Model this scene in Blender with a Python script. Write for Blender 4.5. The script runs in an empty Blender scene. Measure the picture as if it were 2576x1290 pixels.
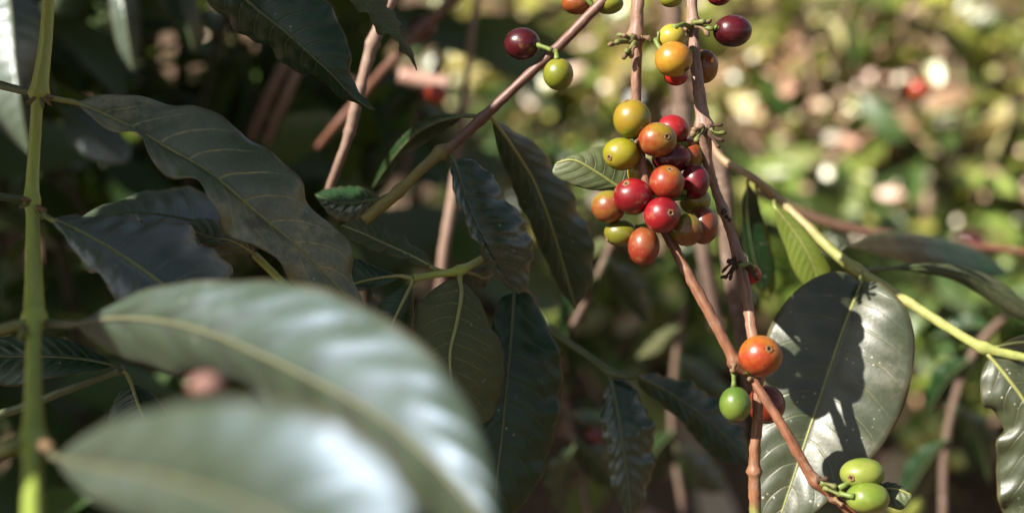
import bpy, math, random
from mathutils import Vector, Matrix, noise
random.seed(7)
SC = bpy.context.scene
COL = SC.collection
R = math.radians

# ------------------------------------------------------------------ camera
PITCH = R(12)
CAM = Vector((0, 0, 1.35))
FW = Vector((0, math.cos(PITCH), -math.sin(PITCH)))
UP = Vector((0, math.sin(PITCH), math.cos(PITCH)))
RT = Vector((1, 0, 0))
K = 36.0 / 50.0 / 2575.0          # metres per photo pixel at one metre
FOCUS = 0.613
cam_d = bpy.data.cameras.new('camera')
cam = bpy.data.objects.new('camera', cam_d)
COL.objects.link(cam)
cam.location = CAM
cam.rotation_euler = (R(90) - PITCH, 0, 0)
cam_d.lens = 50
cam_d.sensor_width = 36
cam_d.clip_start = 0.01
cam_d.clip_end = 2000
cam_d.dof.use_dof = True
cam_d.dof.focus_distance = FOCUS
cam_d.dof.aperture_fstop = 4.5
SC.camera = cam


def P(px, py, d):
    """photo pixel (2575 wide) + distance along the view axis -> world point"""
    return CAM + RT * ((px - 1287.5) * K * d) + UP * (-(py - 645) * K * d) + FW * d


def C2W(x, y, z):
    """camera axes (right, up, towards the viewer) -> world direction"""
    return RT * x + UP * y - FW * z


def proj(w):
    v = w - CAM
    d = v.dot(FW)
    if d < 0.01:
        return None
    return (1287.5 + v.dot(RT) / (K * d), 645 - v.dot(UP) / (K * d), d)


SUN = C2W(-0.66, 0.55, 0.51).normalized()      # towards the sun

# ------------------------------------------------------------------ light
elev = math.asin(SUN.z)
azim = math.atan2(SUN.x, SUN.y)                # from +Y towards +X
w = bpy.data.worlds.new('World')
SC.world = w
w.use_nodes = True
nt = w.node_tree
sky = nt.nodes.new('ShaderNodeTexSky')
sky.sky_type = 'NISHITA'
sky.sun_disc = False
sky.sun_elevation = elev
sky.sun_rotation = azim
sky.air_density = 1.0
sky.dust_density = 1.5
wb = nt.nodes.new('ShaderNodeMix')                    # white balance: sky blue desaturated towards its own grey
wb.data_type = 'RGBA'
wb.inputs[0].default_value = 0.6
bw = nt.nodes.new('ShaderNodeRGBToBW')
nt.links.new(sky.outputs[0], wb.inputs[6])
nt.links.new(sky.outputs[0], bw.inputs[0])
nt.links.new(bw.outputs[0], wb.inputs[7])
nt.links.new(wb.outputs[2], nt.nodes['Background'].inputs[0])
nt.nodes['Background'].inputs[1].default_value = 0.05
sl = bpy.data.lights.new('sun', 'SUN')
sl.energy = 5.0
sl.angle = R(0.53)
sl.color = (1.0, 0.93, 0.82)
so = bpy.data.objects.new('sun', sl)
COL.objects.link(so)
so.rotation_euler = SUN.to_track_quat('Z', 'Y').to_euler()
so.location = (-2, -2, 4)

SC.view_settings.view_transform = 'Standard'
SC.view_settings.look = 'None'
SC.view_settings.exposure = 1.75
SC.view_settings.gamma = 1.0
SC.render.engine = 'CYCLES'
SC.cycles.use_denoising = True
SC.cycles.max_bounces = 6
SC.cycles.diffuse_bounces = 2
SC.cycles.glossy_bounces = 3
SC.cycles.transmission_bounces = 3
SC.cycles.sample_clamp_indirect = 4
SC.cycles.sample_clamp_direct = 0
SC.cycles.caustics_reflective = False
SC.cycles.caustics_refractive = False


# ------------------------------------------------------------------ material helpers
class NT:
    def __init__(self, name):
        self.m = bpy.data.materials.new(name)
        self.m.use_nodes = True
        self.t = self.m.node_tree
        self.t.nodes.clear()
        self.out = self.n('ShaderNodeOutputMaterial')

    def n(self, kind, **kw):
        x = self.t.nodes.new(kind)
        for k, v in kw.items():
            setattr(x, k, v)
        return x

    def put(self, sock, v):
        if hasattr(v, 'links') or isinstance(v, bpy.types.NodeSocket):
            self.t.links.new(v, sock)
        else:
            if isinstance(v, (tuple, list)) and len(v) == 3 and sock.type == 'RGBA':
                v = (*v, 1)
            sock.default_value = v

    def math(self, op, a, b=0.0, c=0.0):
        x = self.n('ShaderNodeMath', operation=op)
        self.put(x.inputs[0], a)
        self.put(x.inputs[1], b)
        self.put(x.inputs[2], c)
        return x.outputs[0]

    def mix(self, f, a, b, blend='MIX'):
        x = self.n('ShaderNodeMix', data_type='RGBA', blend_type=blend)
        self.put(x.inputs[0], f)
        self.put(x.inputs[6], a)
        self.put(x.inputs[7], b)
        return x.outputs[2]

    def ss(self, v, a, b):
        x = self.n('ShaderNodeMapRange', interpolation_type='SMOOTHSTEP')
        self.put(x.inputs[0], v)
        x.inputs[1].default_value = a
        x.inputs[2].default_value = b
        return x.outputs[0]

    def obj(self):
        return self.n('ShaderNodeTexCoord').outputs['Object']

    def noise(self, vec, scale, detail=3, rough=0.55):
        x = self.n('ShaderNodeTexNoise')
        self.put(x.inputs['Vector'], vec)
        x.inputs['Scale'].default_value = scale
        x.inputs['Detail'].default_value = detail
        x.inputs['Roughness'].default_value = rough
        return x.outputs[0]

    def voro(self, vec, scale, feature='F1', out='Distance'):
        x = self.n('ShaderNodeTexVoronoi', feature=feature)
        self.put(x.inputs['Vector'], vec)
        x.inputs['Scale'].default_value = scale
        return x.outputs[out]

    def bump(self, h, strength, dist):
        x = self.n('ShaderNodeBump')
        x.inputs['Strength'].default_value = strength
        x.inputs['Distance'].default_value = dist
        self.put(x.inputs['Height'], h)
        return x.outputs[0]

    def bsdf(self, **kw):
        x = self.n('ShaderNodeBsdfPrincipled')
        for k, v in kw.items():
            self.put(x.inputs[k.replace('_', ' ')], v)
        return x

    def finish(self, sh):
        self.t.links.new(sh, self.out.inputs[0])
        return self.m


def leaf_mat(name, base=(.022, .042, .018), base2=(.035, .05, .022), vein=(.10, .11, .04), veins=11, vein_k=.45,
             dust=.35, dust_col=(.16, .13, .095), rough=.36, spec=.5, transl=.10, tcol=(.16, .25, .03), speck=.5, coat=0.0, stint=None, vw=.88):
    t = NT(name)
    uv = t.n('ShaderNodeTexCoord').outputs['UV']
    sp = t.n('ShaderNodeSeparateXYZ')
    t.put(sp.inputs[0], uv)
    u, v = sp.outputs[0], sp.outputs[1]
    av = t.math('ABSOLUTE', t.math('MULTIPLY_ADD', v, 2.0, -1.0))
    ob = t.obj()
    wob = t.noise(ob, 45, 2)
    arg = t.math('MULTIPLY', t.math('SUBTRACT', t.math('MULTIPLY_ADD', wob, .035, u), t.math('MULTIPLY', t.math('POWER', av, 1.35), .17)), float(veins))
    saw = t.math('MULTIPLY', t.math('ABSOLUTE', t.math('SUBTRACT', t.math('FRACT', arg), .5)), 2.0)
    lat = t.math('MULTIPLY', t.ss(saw, vw, .97), t.ss(av, 1.0, .45))
    n1 = t.noise(ob, 30, 4)
    n2 = t.noise(ob, 190, 4, .7)
    net = t.ss(t.voro(ob, 330, 'DISTANCE_TO_EDGE'), .09, .0)
    col = t.mix(n1, base, base2)
    col = t.mix(t.math('MULTIPLY', net, .08), col, vein)
    col = t.mix(t.math('MULTIPLY', lat, t.math('MULTIPLY', t.ss(n2, .25, .6), vein_k)), col, vein)
    dmask = t.math('MULTIPLY', t.ss(t.noise(ob, 22, 5, .65), .42, .72), t.ss(n2, .3, .75))
    col = t.mix(t.math('MULTIPLY', dmask, dust), col, dust_col)
    spk = t.math('MULTIPLY', t.ss(t.voro(ob, 260), .17, .08), t.ss(t.noise(ob, 70, 2), .56, .66))
    col = t.mix(t.math('MULTIPLY', spk, speck), col, (.42, .38, .30))
    wear = t.math('MULTIPLY', t.ss(t.noise(ob, 38, 3, .6), .66, .71), .6)
    col = t.mix(wear, col, (.045, .026, .012))
    col = t.mix(t.math('MULTIPLY', t.ss(t.math('MULTIPLY_ADD', t.noise(ob, 90, 3), .12, av), .99, 1.05), .6), col, (.10, .075, .035))
    rg = t.math('ADD', rough, t.math('MULTIPLY', dmask, .28))
    rg = t.math('ADD', rg, t.math('MULTIPLY', n2, .10))
    h = t.math('ADD', t.math('MULTIPLY', lat, -.55), t.math('ADD', t.math('MULTIPLY', net, -.035), t.math('MULTIPLY', n2, .34)))
    nb = t.bump(h, .55, .0006)
    b = t.bsdf(Base_Color=col, Roughness=rg, Specular_IOR_Level=spec, Normal=nb)
    if 'waxy' in name:
        b.inputs['IOR'].default_value = 1.6
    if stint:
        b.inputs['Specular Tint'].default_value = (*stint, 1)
    if coat:
        b.inputs['Coat Weight'].default_value = coat
        b.inputs['Coat Roughness'].default_value = rough - .04
    if transl > 0:
        tr = t.n('ShaderNodeBsdfTranslucent')
        t.put(tr.inputs[0], tcol)
        mx = t.n('ShaderNodeMixShader')
        mx.inputs[0].default_value = transl
        t.t.links.new(b.outputs[0], mx.inputs[1])
        t.t.links.new(tr.outputs[0], mx.inputs[2])
        return t.finish(mx.outputs[0])
    return t.finish(b.outputs[0])


def bark_mat(name, stops, rough=.6, spec=.35, streak=.5, scale=1.0):
    """stops: (position along the branch, colour)"""
    t = NT(name)
    uv = t.n('ShaderNodeTexCoord').outputs['UV']
    sp = t.n('ShaderNodeSeparateXYZ')
    t.put(sp.inputs[0], uv)
    ob = t.obj()
    ramp = t.n('ShaderNodeValToRGB')
    wv = t.math('MULTIPLY_ADD', t.math('SUBTRACT', t.noise(ob, 60 * scale, 3), .5), .10, sp.outputs[0])
    t.put(ramp.inputs[0], wv)
    el = ramp.color_ramp.elements
    while len(el) < len(stops):
        el.new(.5)
    for e, (p, c) in zip(el, stops):
        e.position = p
        e.color = (*c, 1)
    # long fibres: noise squeezed across the twig
    mp = t.n('ShaderNodeMapping')
    t.put(mp.inputs[0], uv)
    mp.inputs['Scale'].default_value = (26, 9, 1)
    fib = t.noise(mp.outputs[0], 1.0, 4, .65)
    blot = t.noise(ob, 260 * scale, 4, .65)
    lich = t.math('MULTIPLY', t.ss(t.noise(ob, 130 * scale, 4, .7), .55, .7), .55)
    c = t.mix(t.math('MULTIPLY', t.ss(fib, .42, .7), streak), ramp.outputs[0], (.055, .025, .016))
    c = t.mix(t.math('MULTIPLY', lich, streak), c, (.26, .21, .17))
    c = t.mix(t.math('MULTIPLY', t.ss(blot, .60, .72), .6 * streak), c, (.03, .018, .012))
    h = t.math('ADD', t.math('MULTIPLY', fib, .8), t.math('MULTIPLY', blot, .5))
    return t.finish(t.bsdf(Base_Color=c, Roughness=rough, Specular_IOR_Level=spec, Normal=t.bump(h, .6, .0006)).outputs[0])


def cherry_mat(name, c1, c2, seed, axis, rough=.3, sub=.0, lo=.30, hi=.58):
    t = NT(name)
    ob = t.obj()
    of = t.n('ShaderNodeMapping')
    t.put(of.inputs[0], ob)
    of.inputs['Location'].default_value = (seed * .137, seed * .071, seed * .213)
    o2 = of.outputs[0]
    dt = t.n('ShaderNodeVectorMath', operation='DOT_PRODUCT')
    t.put(dt.inputs[0], ob)
    dt.inputs[1].default_value = tuple(axis * 60.0)       # blush runs with one side of the fruit
    f = t.math('ADD', t.math('MULTIPLY', dt.outputs['Value'], .55), t.noise(o2, 95, 4, .6))
    c = t.mix(t.ss(f, lo, hi), c1, c2)
    mot = t.noise(o2, 420, 3, .6)
    c = t.mix(t.math('MULTIPLY', t.ss(mot, .35, .75), .3), c, tuple(min(1, x * 1.35) for x in c1))
    spots = t.math('MULTIPLY', t.ss(t.voro(o2, 260), .17, .08), t.ss(t.noise(o2, 140, 2), .55, .62))
    c = t.mix(t.math('MULTIPLY', spots, .8), c, (.03, .015, .01))
    scf = t.math('MULTIPLY', t.ss(t.noise(o2, 170, 4, .7), .56, .68), .42)
    c = t.mix(scf, c, (.20, .11, .05))
    rg = t.math('MULTIPLY_ADD', t.noise(o2, 260, 3), .15, rough + .05)
    b = t.bsdf(Base_Color=c, Roughness=rg, Specular_IOR_Level=.22, Normal=t.bump(t.math('ADD', mot, t.math('MULTIPLY', t.noise(o2, 110, 2), 1.5)), .10, .0004))
    b.inputs['Subsurface Weight'].default_value = sub
    b.inputs["Coat Weight"].default_value = .5
    b.inputs['Coat Roughness'].default_value = rough - .09
    b.inputs['Subsurface Radius'].default_value = (1, .35, .15)
    b.inputs['Subsurface Scale'].default_value = .0025
    return t.finish(b.outputs[0])


def plain_mat(name, c, rough=.6, spec=.4, var=.5, scale=150, c2=None):
    t = NT(name)
    ob = t.obj()
    n = t.noise(ob, scale, 4, .65)
    c2 = c2 or tuple(x * .45 for x in c)
    col = t.mix(t.math('MULTIPLY', t.ss(n, .35, .7), var), c, c2)
    return t.finish(t.bsdf(Base_Color=col, Roughness=rough, Specular_IOR_Level=spec, Normal=t.bump(n, .4, .0006)).outputs[0])


def foliage_mat(name, rough=.42, spec=.5, transl=.25, tint=(.30, .42, .05)):
    """leaf clumps: each leaf carries its own colour in the attribute «hue»"""
    t = NT(name)
    a = t.n('ShaderNodeAttribute', attribute_name='hue')
    n = t.noise(t.obj(), 60, 3)
    col = t.mix(t.math('MULTIPLY', n, .35), a.outputs['Color'], (.03, .035, .015))
    b = t.bsdf(Base_Color=col, Roughness=rough, Specular_IOR_Level=spec)
    if transl:
        tr = t.n('ShaderNodeBsdfTranslucent')
        t.put(tr.inputs[0], t.mix(.5, a.outputs['Color'], tint))
        mx = t.n('ShaderNodeMixShader')
        mx.inputs[0].default_value = transl
        t.t.links.new(b.outputs[0], mx.inputs[1])
        t.t.links.new(tr.outputs[0], mx.inputs[2])
        return t.finish(mx.outputs[0])
    return t.finish(b.outputs[0])


# ------------------------------------------------------------------ object helpers
def link_mesh(name, verts, faces, mat, parent=None, origin=None, uvs=None, smooth=True, hue=None):
    o0 = origin if origin is not None else (parent_origin(parent) if parent else Vector((0, 0, 0)))
    me = bpy.data.meshes.new(name)
    me.from_pydata([tuple(Vector(v) - o0) for v in verts], [], faces)
    if smooth:
        me.polygons.foreach_set('use_smooth', [True] * len(me.polygons))
    if uvs:
        lay = me.uv_layers.new(name='UVMap')
        flat = []
        for p in me.polygons:
            for vi in p.vertices:
                flat.extend(uvs[vi])
        lay.data.foreach_set('uv', flat)
    if hue:
        at = me.color_attributes.new('hue', 'FLOAT_COLOR', 'POINT')
        at.data.foreach_set('color', [x for c in hue for x in (*c, 1)])
    me.materials.append(mat)
    me.update()
    o = bpy.data.objects.new(name, me)
    COL.objects.link(o)
    if parent:
        o.parent = parent
        if origin is not None:
            o.location = origin - parent_origin(parent)
            ORI[o.name] = origin
        else:
            ORI[o.name] = parent_origin(parent)
    else:
        o.location = o0
        ORI[o.name] = Vector(o0)
    return o


ORI = {}


def parent_origin(o):
    return ORI[o.name]


def tag(o, label=None, cat=None, group=None, kind=None):
    if label:
        o['label'] = label
    if cat:
        o['category'] = cat
    if group:
        o['group'] = group
    if kind:
        o['kind'] = kind
    return o


def thing(name, label, cat, loc, group=None):
    o = bpy.data.objects.new(name, None)
    o.empty_display_size = .01
    COL.objects.link(o)
    o.location = loc
    ORI[o.name] = Vector(loc)
    return tag(o, label, cat, group)


def spline(pts, n):
    """Catmull-Rom through pts, n samples evenly spaced by length"""
    pts = [tuple(map(float, p)) for p in pts]
    if len(pts) == 2:
        return [tuple(a + (b - a) * i / (n - 1) for a, b in zip(*pts)) for i in range(n)]
    ext = [tuple(2 * a - b for a, b in zip(pts[0], pts[1]))] + pts + [tuple(2 * a - b for a, b in zip(pts[-1], pts[-2]))]
    den = []
    for i in range(1, len(ext) - 2):
        p0, p1, p2, p3 = ext[i - 1:i + 3]
        for j in range(14):
            t = j / 14
            den.append(tuple(.5 * (2 * b + (c - a) * t + (2 * a - 5 * b + 4 * c - d) * t * t + (3 * b - a - 3 * c + d) * t ** 3)
                             for a, b, c, d in zip(p0, p1, p2, p3)))
    den.append(pts[-1])
    L = [0]
    for a, b in zip(den, den[1:]):
        L.append(L[-1] + math.hypot(b[0] - a[0], b[1] - a[1]) + 1e-6)
    out, j = [], 0
    for i in range(n):
        s = L[-1] * i / (n - 1)
        while j < len(L) - 2 and L[j + 1] < s:
            j += 1
        f = (s - L[j]) / (L[j + 1] - L[j])
        f = max(0, min(1, f))
        out.append(tuple(a + (b - a) * f for a, b in zip(den[j], den[j + 1])))
    return out


def tube_geo(W, rad, seg=12, lump=0.0, seed=0, cap=True):
    """W world points, rad metres per point -> verts, faces, uvs"""
    verts, faces, uvs = [], [], []
    n = len(W)
    T0 = (W[1] - W[0]).normalized()
    a = T0.orthogonal().normalized()
    L = 0
    for i in range(n):
        T = (W[min(i + 1, n - 1)] - W[max(i - 1, 0)])
        if T.length < 1e-9:
            T = T0.copy()
        T.normalize()
        a = (a - T * a.dot(T))
        if a.length < 1e-6:
            a = T.orthogonal()
        a.normalize()
        b = T.cross(a)
        for j in range(seg):
            an = 2 * math.pi * j / seg
            q = W[i] + (a * math.cos(an) + b * math.sin(an)) * rad[i]
            if lump:
                k = 1 + lump * (noise.noise(q * 260 + Vector((seed, seed, 0))) + .6 * noise.noise(q * 700))
                q = W[i] + (q - W[i]) * k
            verts.append(q)
            uvs.append((i / (n - 1), j / seg))
    for i in range(n - 1):
        for j in range(seg):
            k = (j + 1) % seg
            faces.append((i * seg + j, i * seg + k, (i + 1) * seg + k, (i + 1) * seg + j))
    if cap:
        for base, p in ((0, W[0]), ((n - 1) * seg, W[-1])):
            c = len(verts)
            verts.append(p)
            uvs.append((0 if base == 0 else 1, .5))
            for j in range(seg):
                k = (j + 1) % seg
                faces.append((base + j, c, base + k) if base == 0 else (base + j, base + k, c))
    return verts, faces, uvs


def stem(name, parent, pts, mat, n=None, seg=14, lump=.10, knots=(), label=None):
    """pts: (px, py, d, radius in px); knots: (px, py, swell factor, length px)"""
    L = sum(math.hypot(b[0] - a[0], b[1] - a[1]) for a, b in zip(pts, pts[1:]))
    n = n or max(8, int(L / 9))
    S = spline(pts, n)
    W, rad = [], []
    for (x, y, d, r) in S:
        k = 1.0
        for (kx, ky, f, ln) in knots:
            q = math.hypot(x - kx, y - ky) / ln
            k += f * math.exp(-q * q)
        W.append(P(x, y, d))
        rad.append(r * K * d * k)
    v, f, uv = tube_geo(W, rad, seg, lump, seed=len(name) + pts[0][0])
    o = link_mesh(name, v, f, mat, parent, uvs=uv)
    if label:
        o['label'] = label
    return o


def small_tube(name, parent, W, rad, mat, seg=8, lump=.12):
    v, f, uv = tube_geo(W, rad, seg, lump, seed=len(W))
    return link_mesh(name, v, f, mat, parent, uvs=uv)


def bez(a, b, sag, n=7):
    return [a.lerp(b, i / (n - 1)) + sag * (4 * (i / (n - 1)) * (1 - i / (n - 1))) for i in range(n)]


def leaf(parent, mid, up, lo, mat, rib, pet=None, du=0.0, dl=0.0, arch=.0, corr=0.0, ncorr=11, wave=0.0, nu=56, nv=12,
         rr=(1.0, .25), label=None, thick=.00028, seed=0, taper=True, name='leaf', ptr=None):
    """blade between two traced edges and a midrib; mid (px,py,d); du/dl depth of each edge behind the midrib (m)"""
    M = spline(mid, nu)
    E = []
    for ed in (up, lo):
        pts = [mid[0][:2]] + [e[:2] for e in ed] + [mid[-1][:2]]
        E.append(spline(pts, nu))
    cols = []
    for i in range(nu):
        u = i / (nu - 1)
        prof = math.sin(math.pi * min(1, max(0, u))) ** .6 if 0 < u < 1 else 0
        row = []
        dm = M[i][2]
        for j in range(-nv, nv + 1):
            v = j / nv
            e, dd = (E[0][i], du) if j < 0 else (E[1][i], dl)
            a = abs(v)
            x = M[i][0] + (e[0] - M[i][0]) * a
            y = M[i][1] + (e[1] - M[i][1]) * a
            row.append(P(x, y, dm + dd * a * prof))
        cols.append(row)
    N = 2 * nv + 1
    fac = []
    for i in range(nu):
        row = []
        for j in range(N):
            tu = cols[min(i + 1, nu - 1)][j] - cols[max(i - 1, 0)][j]
            tv = cols[i][min(j + 1, N - 1)] - cols[i][max(j - 1, 0)]
            nn = tu.cross(tv)
            if nn.length < 1e-12:
                nn = -FW
            nn.normalize()
            if nn.dot(FW) > 0:
                nn = -nn
            row.append(nn)
        fac.append(row)
    verts, uvs = [], []
    wsc = [max((cols[i][0] - cols[i][-1]).length, 1e-5) for i in range(nu)]
    for i in range(nu):
        u = i / (nu - 1)
        for j in range(N):
            v = (j - nv) / nv
            a = abs(v)
            ww = wsc[i]
            off = arch * ww * (a * (1 - a) * 4)
            env = math.sin(math.pi * u) ** .5 if 0 < u < 1 else 0
            ph = (u - .17 * a ** 1.35) * ncorr
            off += corr * env * (abs(math.sin(math.pi * ph)) - .5) * min(1, a * 3) * (1 - .5 * a)
            off += wave * env * a ** 2.5 * (math.sin(2 * math.pi * (u * 4.3 + seed * .37 + (0 if v > 0 else .4))) + .6 * math.sin(2 * math.pi * (u * 9.1 + seed * .71)))
            q = cols[i][j]
            off += .0009 * noise.noise(q * 45 + Vector((seed, 0, 0))) * env
            verts.append(q + fac[i][j] * off)
            uvs.append((u, v * .5 + .5))
    faces = []
    for i in range(nu - 1):
        for j in range(N - 1):
            a = i * N + j
            q = (a, a + 1, a + N + 1, a + N)
            c0 = (verts[q[2]] - verts[q[0]]).cross(verts[q[3]] - verts[q[1]])
            faces.append(q if c0.dot(FW) < 0 else q[::-1])
    o = link_mesh(name, verts, faces, mat, parent, uvs=uvs)
    sm = o.modifiers.new('thickness', 'SOLIDIFY')
    sm.thickness = thick
    sm.offset = -1
    if label:
        o['label'] = label
    W = [verts[i * N + nv] + fac[i][nv] * .0001 for i in range(0, nu, 2)]
    rad = [(rr[0] + (rr[1] - rr[0]) * (i / (nu - 1))) * .001 for i in range(0, nu, 2)]
    if pet:
        pp = [P(*p) for p in spline(list(pet) + [mid[0]], 10)][:-1]
        W = pp + W
        rad = [(ptr or rr[0] * 1.15) * .001] * len(pp) + rad
    v, f, uv = tube_geo(W, rad, 8, .05, seed)
    link_mesh('midrib', v, f, rib, o, uvs=uv)
    return o


# ------------------------------------------------------------------ materials
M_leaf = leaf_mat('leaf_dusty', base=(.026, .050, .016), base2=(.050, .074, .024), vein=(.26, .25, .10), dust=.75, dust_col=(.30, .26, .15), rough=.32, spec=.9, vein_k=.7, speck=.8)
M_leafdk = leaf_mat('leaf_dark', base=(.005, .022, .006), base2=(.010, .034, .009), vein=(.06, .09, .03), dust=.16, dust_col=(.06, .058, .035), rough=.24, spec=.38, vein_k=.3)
M_leafgl = leaf_mat('leaf_glossy', base=(.006, .024, .008), base2=(.011, .034, .011), vein=(.04, .06, .03), dust=.10, rough=.2, vein_k=.25, spec=.8)
M_leafbl = leaf_mat('leaf_waxy', base=(.016, .032, .014), base2=(.028, .044, .02), vein=(.11, .12, .06), dust=.3, rough=.36, spec=1.0, vein_k=.5, coat=.2, stint=(.82, .9, 1.0))  # pale blue highlight tint put in for a sky sheen
M_leaffg = leaf_mat('leaf_blue_sheen', base=(.018, .032, .012), base2=(.034, .046, .02), vein=(.020, .026, .010), dust=.25, dust_col=(.08, .09, .07), rough=.43, spec=1.0, vein_k=1.0, veins=10, coat=.10, stint=(.55, .70, 1.0), vw=.42)  # blue specular tint stands in for reflected sky on a dark blade
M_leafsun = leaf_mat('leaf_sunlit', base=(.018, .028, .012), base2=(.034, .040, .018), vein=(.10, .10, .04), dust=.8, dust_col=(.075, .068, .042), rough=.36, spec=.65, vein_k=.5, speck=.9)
M_leafolive = leaf_mat('leaf_olive', base=(.035, .052, .016), base2=(.055, .068, .024), vein=(.16, .18, .05), dust=.35, dust_col=(.10, .09, .05), rough=.42, vein_k=.6)
M_leafund = leaf_mat('leaf_underside', base=(.04, .055, .02), base2=(.055, .065, .026), vein=(.17, .18, .07), dust=.4, dust_col=(.18, .14, .09), rough=.6, spec=.25, vein_k=.6)
M_leafyoung = leaf_mat('leaf_young', base=(.09, .13, .012), base2=(.12, .15, .016), vein=(.26, .33, .06), dust=.1, rough=.5, transl=.35, tcol=(.25, .32, .02), vein_k=.4)
M_rib = plain_mat('midrib_green', (.18, .19, .055), .45, .5, .4, 300, (.10, .095, .035))
M_ribdk = plain_mat('midrib_dark', (.060, .078, .030), .5, .4, .5, 300)
M_ribfg = plain_mat('midrib_pale', (.075, .078, .042), .45, .6, .4, 200)
M_green = bark_mat('green_stem', [(0, (.26, .27, .03)), (.45, (.28, .34, .05)), (1, (.17, .23, .04))], .4, .6, .2)
M_barkA = bark_mat('bark_reddish', [(0, (.195, .11, .075)), (.5, (.175, .078, .042)), (1, (.17, .06, .026))], .5, .4, .75)
M_barkB = bark_mat('bark_pinkish', [(0, (.218, .135, .104)), (.45, (.198, .120, .088)), (.75, (.187, .083, .042)), (.93, (.177, .078, .036)), (.955, (.130, .172, .031)), (1, (.140, .187, .036))], .5, .4, .75)
M_barkM = bark_mat('bark_olive_to_brown', [(0, (.114, .052, .036)), (.45, (.088, .039, .029)), (.66, (.073, .036, .026)), (.72, (.125, .104, .026)), (1, (.156, .140, .031))], .5, .4, .35)
M_barkR = bark_mat('bark_yellow_green', [(0, (.218, .135, .078)), (.3, (.260, .198, .088)), (.42, (.187, .198, .052)), (.6, (.260, .260, .088)), (1, (.218, .250, .062))], .5, .45, .35)
M_twig = bark_mat('bark_grey_brown', [(0, (.218, .151, .114)), (1, (.135, .083, .062))], .65, .3, .5)
M_twigred = bark_mat('bark_red_brown', [(0, (.10, .06, .04)), (1, (.12, .045, .028))], .65, .3, .5)
M_stick = bark_mat('bark_stick', [(0, (.27, .19, .12)), (1, (.22, .15, .10))], .6, .4, .3)
M_stickred = bark_mat('bark_stick_red', [(0, (.20, .115, .075)), (1, (.20, .10, .06))], .6, .4, .3)
M_darkbark = bark_mat('bark_dark', [(0, (.05, .04, .025)), (1, (.04, .045, .02))], .8, .2, .5)
M_pink = bark_mat('bark_pink', [(0, (.322, .187, .146)), (1, (.343, .218, .177))], .4, .5, .1)
M_trunk = bark_mat('bark_trunk', [(0, (.114, .078, .057)), (1, (.104, .073, .057))], .8, .2, .8)
M_stub = plain_mat('stalk_brown', (.144, .090, .045), .7, .3, .6, 350, (.054, .030, .018))
M_stubg = plain_mat('stalk_green', (.102, .120, .030), .6, .3, .5, 350, (.060, .042, .018))
M_stubd = plain_mat('stalk_dry', (.055, .032, .02), .8, .2, .6, 350)
M_navel = plain_mat('navel_brown', (.156, .090, .042), .7, .2, .7, 700, (.048, .024, .012))
M_navel_dk = plain_mat('navel_dark', (.012, .007, .005), .9, .1)
M_stalk = plain_mat('fruit_stalk', (.096, .132, .024), .55, .4, .4, 350)
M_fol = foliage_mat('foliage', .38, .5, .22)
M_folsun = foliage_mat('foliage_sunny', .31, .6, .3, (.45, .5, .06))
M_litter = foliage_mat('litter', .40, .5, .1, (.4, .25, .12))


def soil_mat():
    t = NT('soil')
    ob = t.obj()
    n = t.noise(ob, 6, 6, .65)
    n2 = t.noise(ob, 45, 5, .7)
    c = t.mix(t.ss(n, .3, .7), (.05, .033, .022), (.13, .085, .055))
    c = t.mix(t.math('MULTIPLY', t.ss(n2, .5, .7), .7), c, (.24, .17, .12))
    return t.finish(t.bsdf(Base_Color=c, Roughness=.9, Specular_IOR_Level=.2, Normal=t.bump(n2, .8, .02)).outputs[0])


# ------------------------------------------------------------------ THE GREEN UPRIGHT SHOOT (left) with its four big leaves
D1 = .60
sh = thing('coffee_shoot', 'upright green coffee shoot at far left bearing large dusty and blurred leaves', 'coffee shoot', P(85, 1330, .37))
stem('stem', sh, [(124, -40, .615, 15), (116, 90, .61, 16), (104, 190, .602, 20), (98, 236, .60, 23), (94, 262, .60, 15), (88, 350, .597, 15), (82, 450, .59, 16), (80, 500, .585, 19), (82, 540, .58, 16),
                   (84, 640, .56, 20), (86, 740, .535, 24), (86, 795, .52, 26), (85, 830, .51, 19), (84, 930, .48, 20), (84, 1040, .45, 24), (83, 1110, .43, 31), (82, 1160, .415, 24), (82, 1340, .37, 26)],
     M_green, seg=18, lump=.05, knots=[(97, 240, .25, 14), (81, 507, .25, 12), (86, 806, .35, 15), (83, 1115, .3, 20)])
# short petioles that leave the frame at left
stem('petiole', sh, [(92, 236, .602, 9), (55, 228, .605, 10), (0, 214, .62, 11), (-40, 200, .63, 11)], M_ribdk, lump=.04)
stem('petiole', sh, [(78, 503, .585, 9), (40, 500, .58, 10), (-30, 490, .57, 10)], M_ribdk, lump=.04)
stem('petiole', sh, [(80, 812, .515, 12), (40, 818, .51, 13), (-40, 840, .50, 14)], M_rib, lump=.04)
stem('petiole', sh, [(80, 1110, .43, 18), (20, 1125, .42, 20), (-40, 1150, .42, 20)], M_rib, lump=.04)
# tiny axillary stubs at the nodes
for (x, y, d, dx, dy, r, m) in [(88, 246, .59, -22, 14, 5, M_stub), (84, 248, .59, -12, 16, 4, M_stubg), (104, 248, .588, 4, 24, 5, M_stubg), (112, 244, .588, 16, 22, 4, M_stub),
                                (118, 240, .59, 14, 8, 5, M_stub), (74, 505, .573, -18, -6, 6, M_stub), (72, 512, .573, -22, 10, 5, M_stubg), (96, 520, .573, 20, 12, 6, M_stub), (96, 528, .573, 12, 24, 4, M_stubg),
                                (66, 825, .50, -18, 24, 9, M_stubg), (60, 820, .50, -8, 34, 8, M_stubg), (104, 1120, .41, 30, 6, 14, M_stub)]:
    W = [P(x, y, d), P(x + dx * .5, y + dy * .55, d - .002), P(x + dx, y + dy, d - .003)]
    small_tube('bud', sh, W, [r * K * d, r * K * d * 1.15, r * K * d * .7], m)

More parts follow.
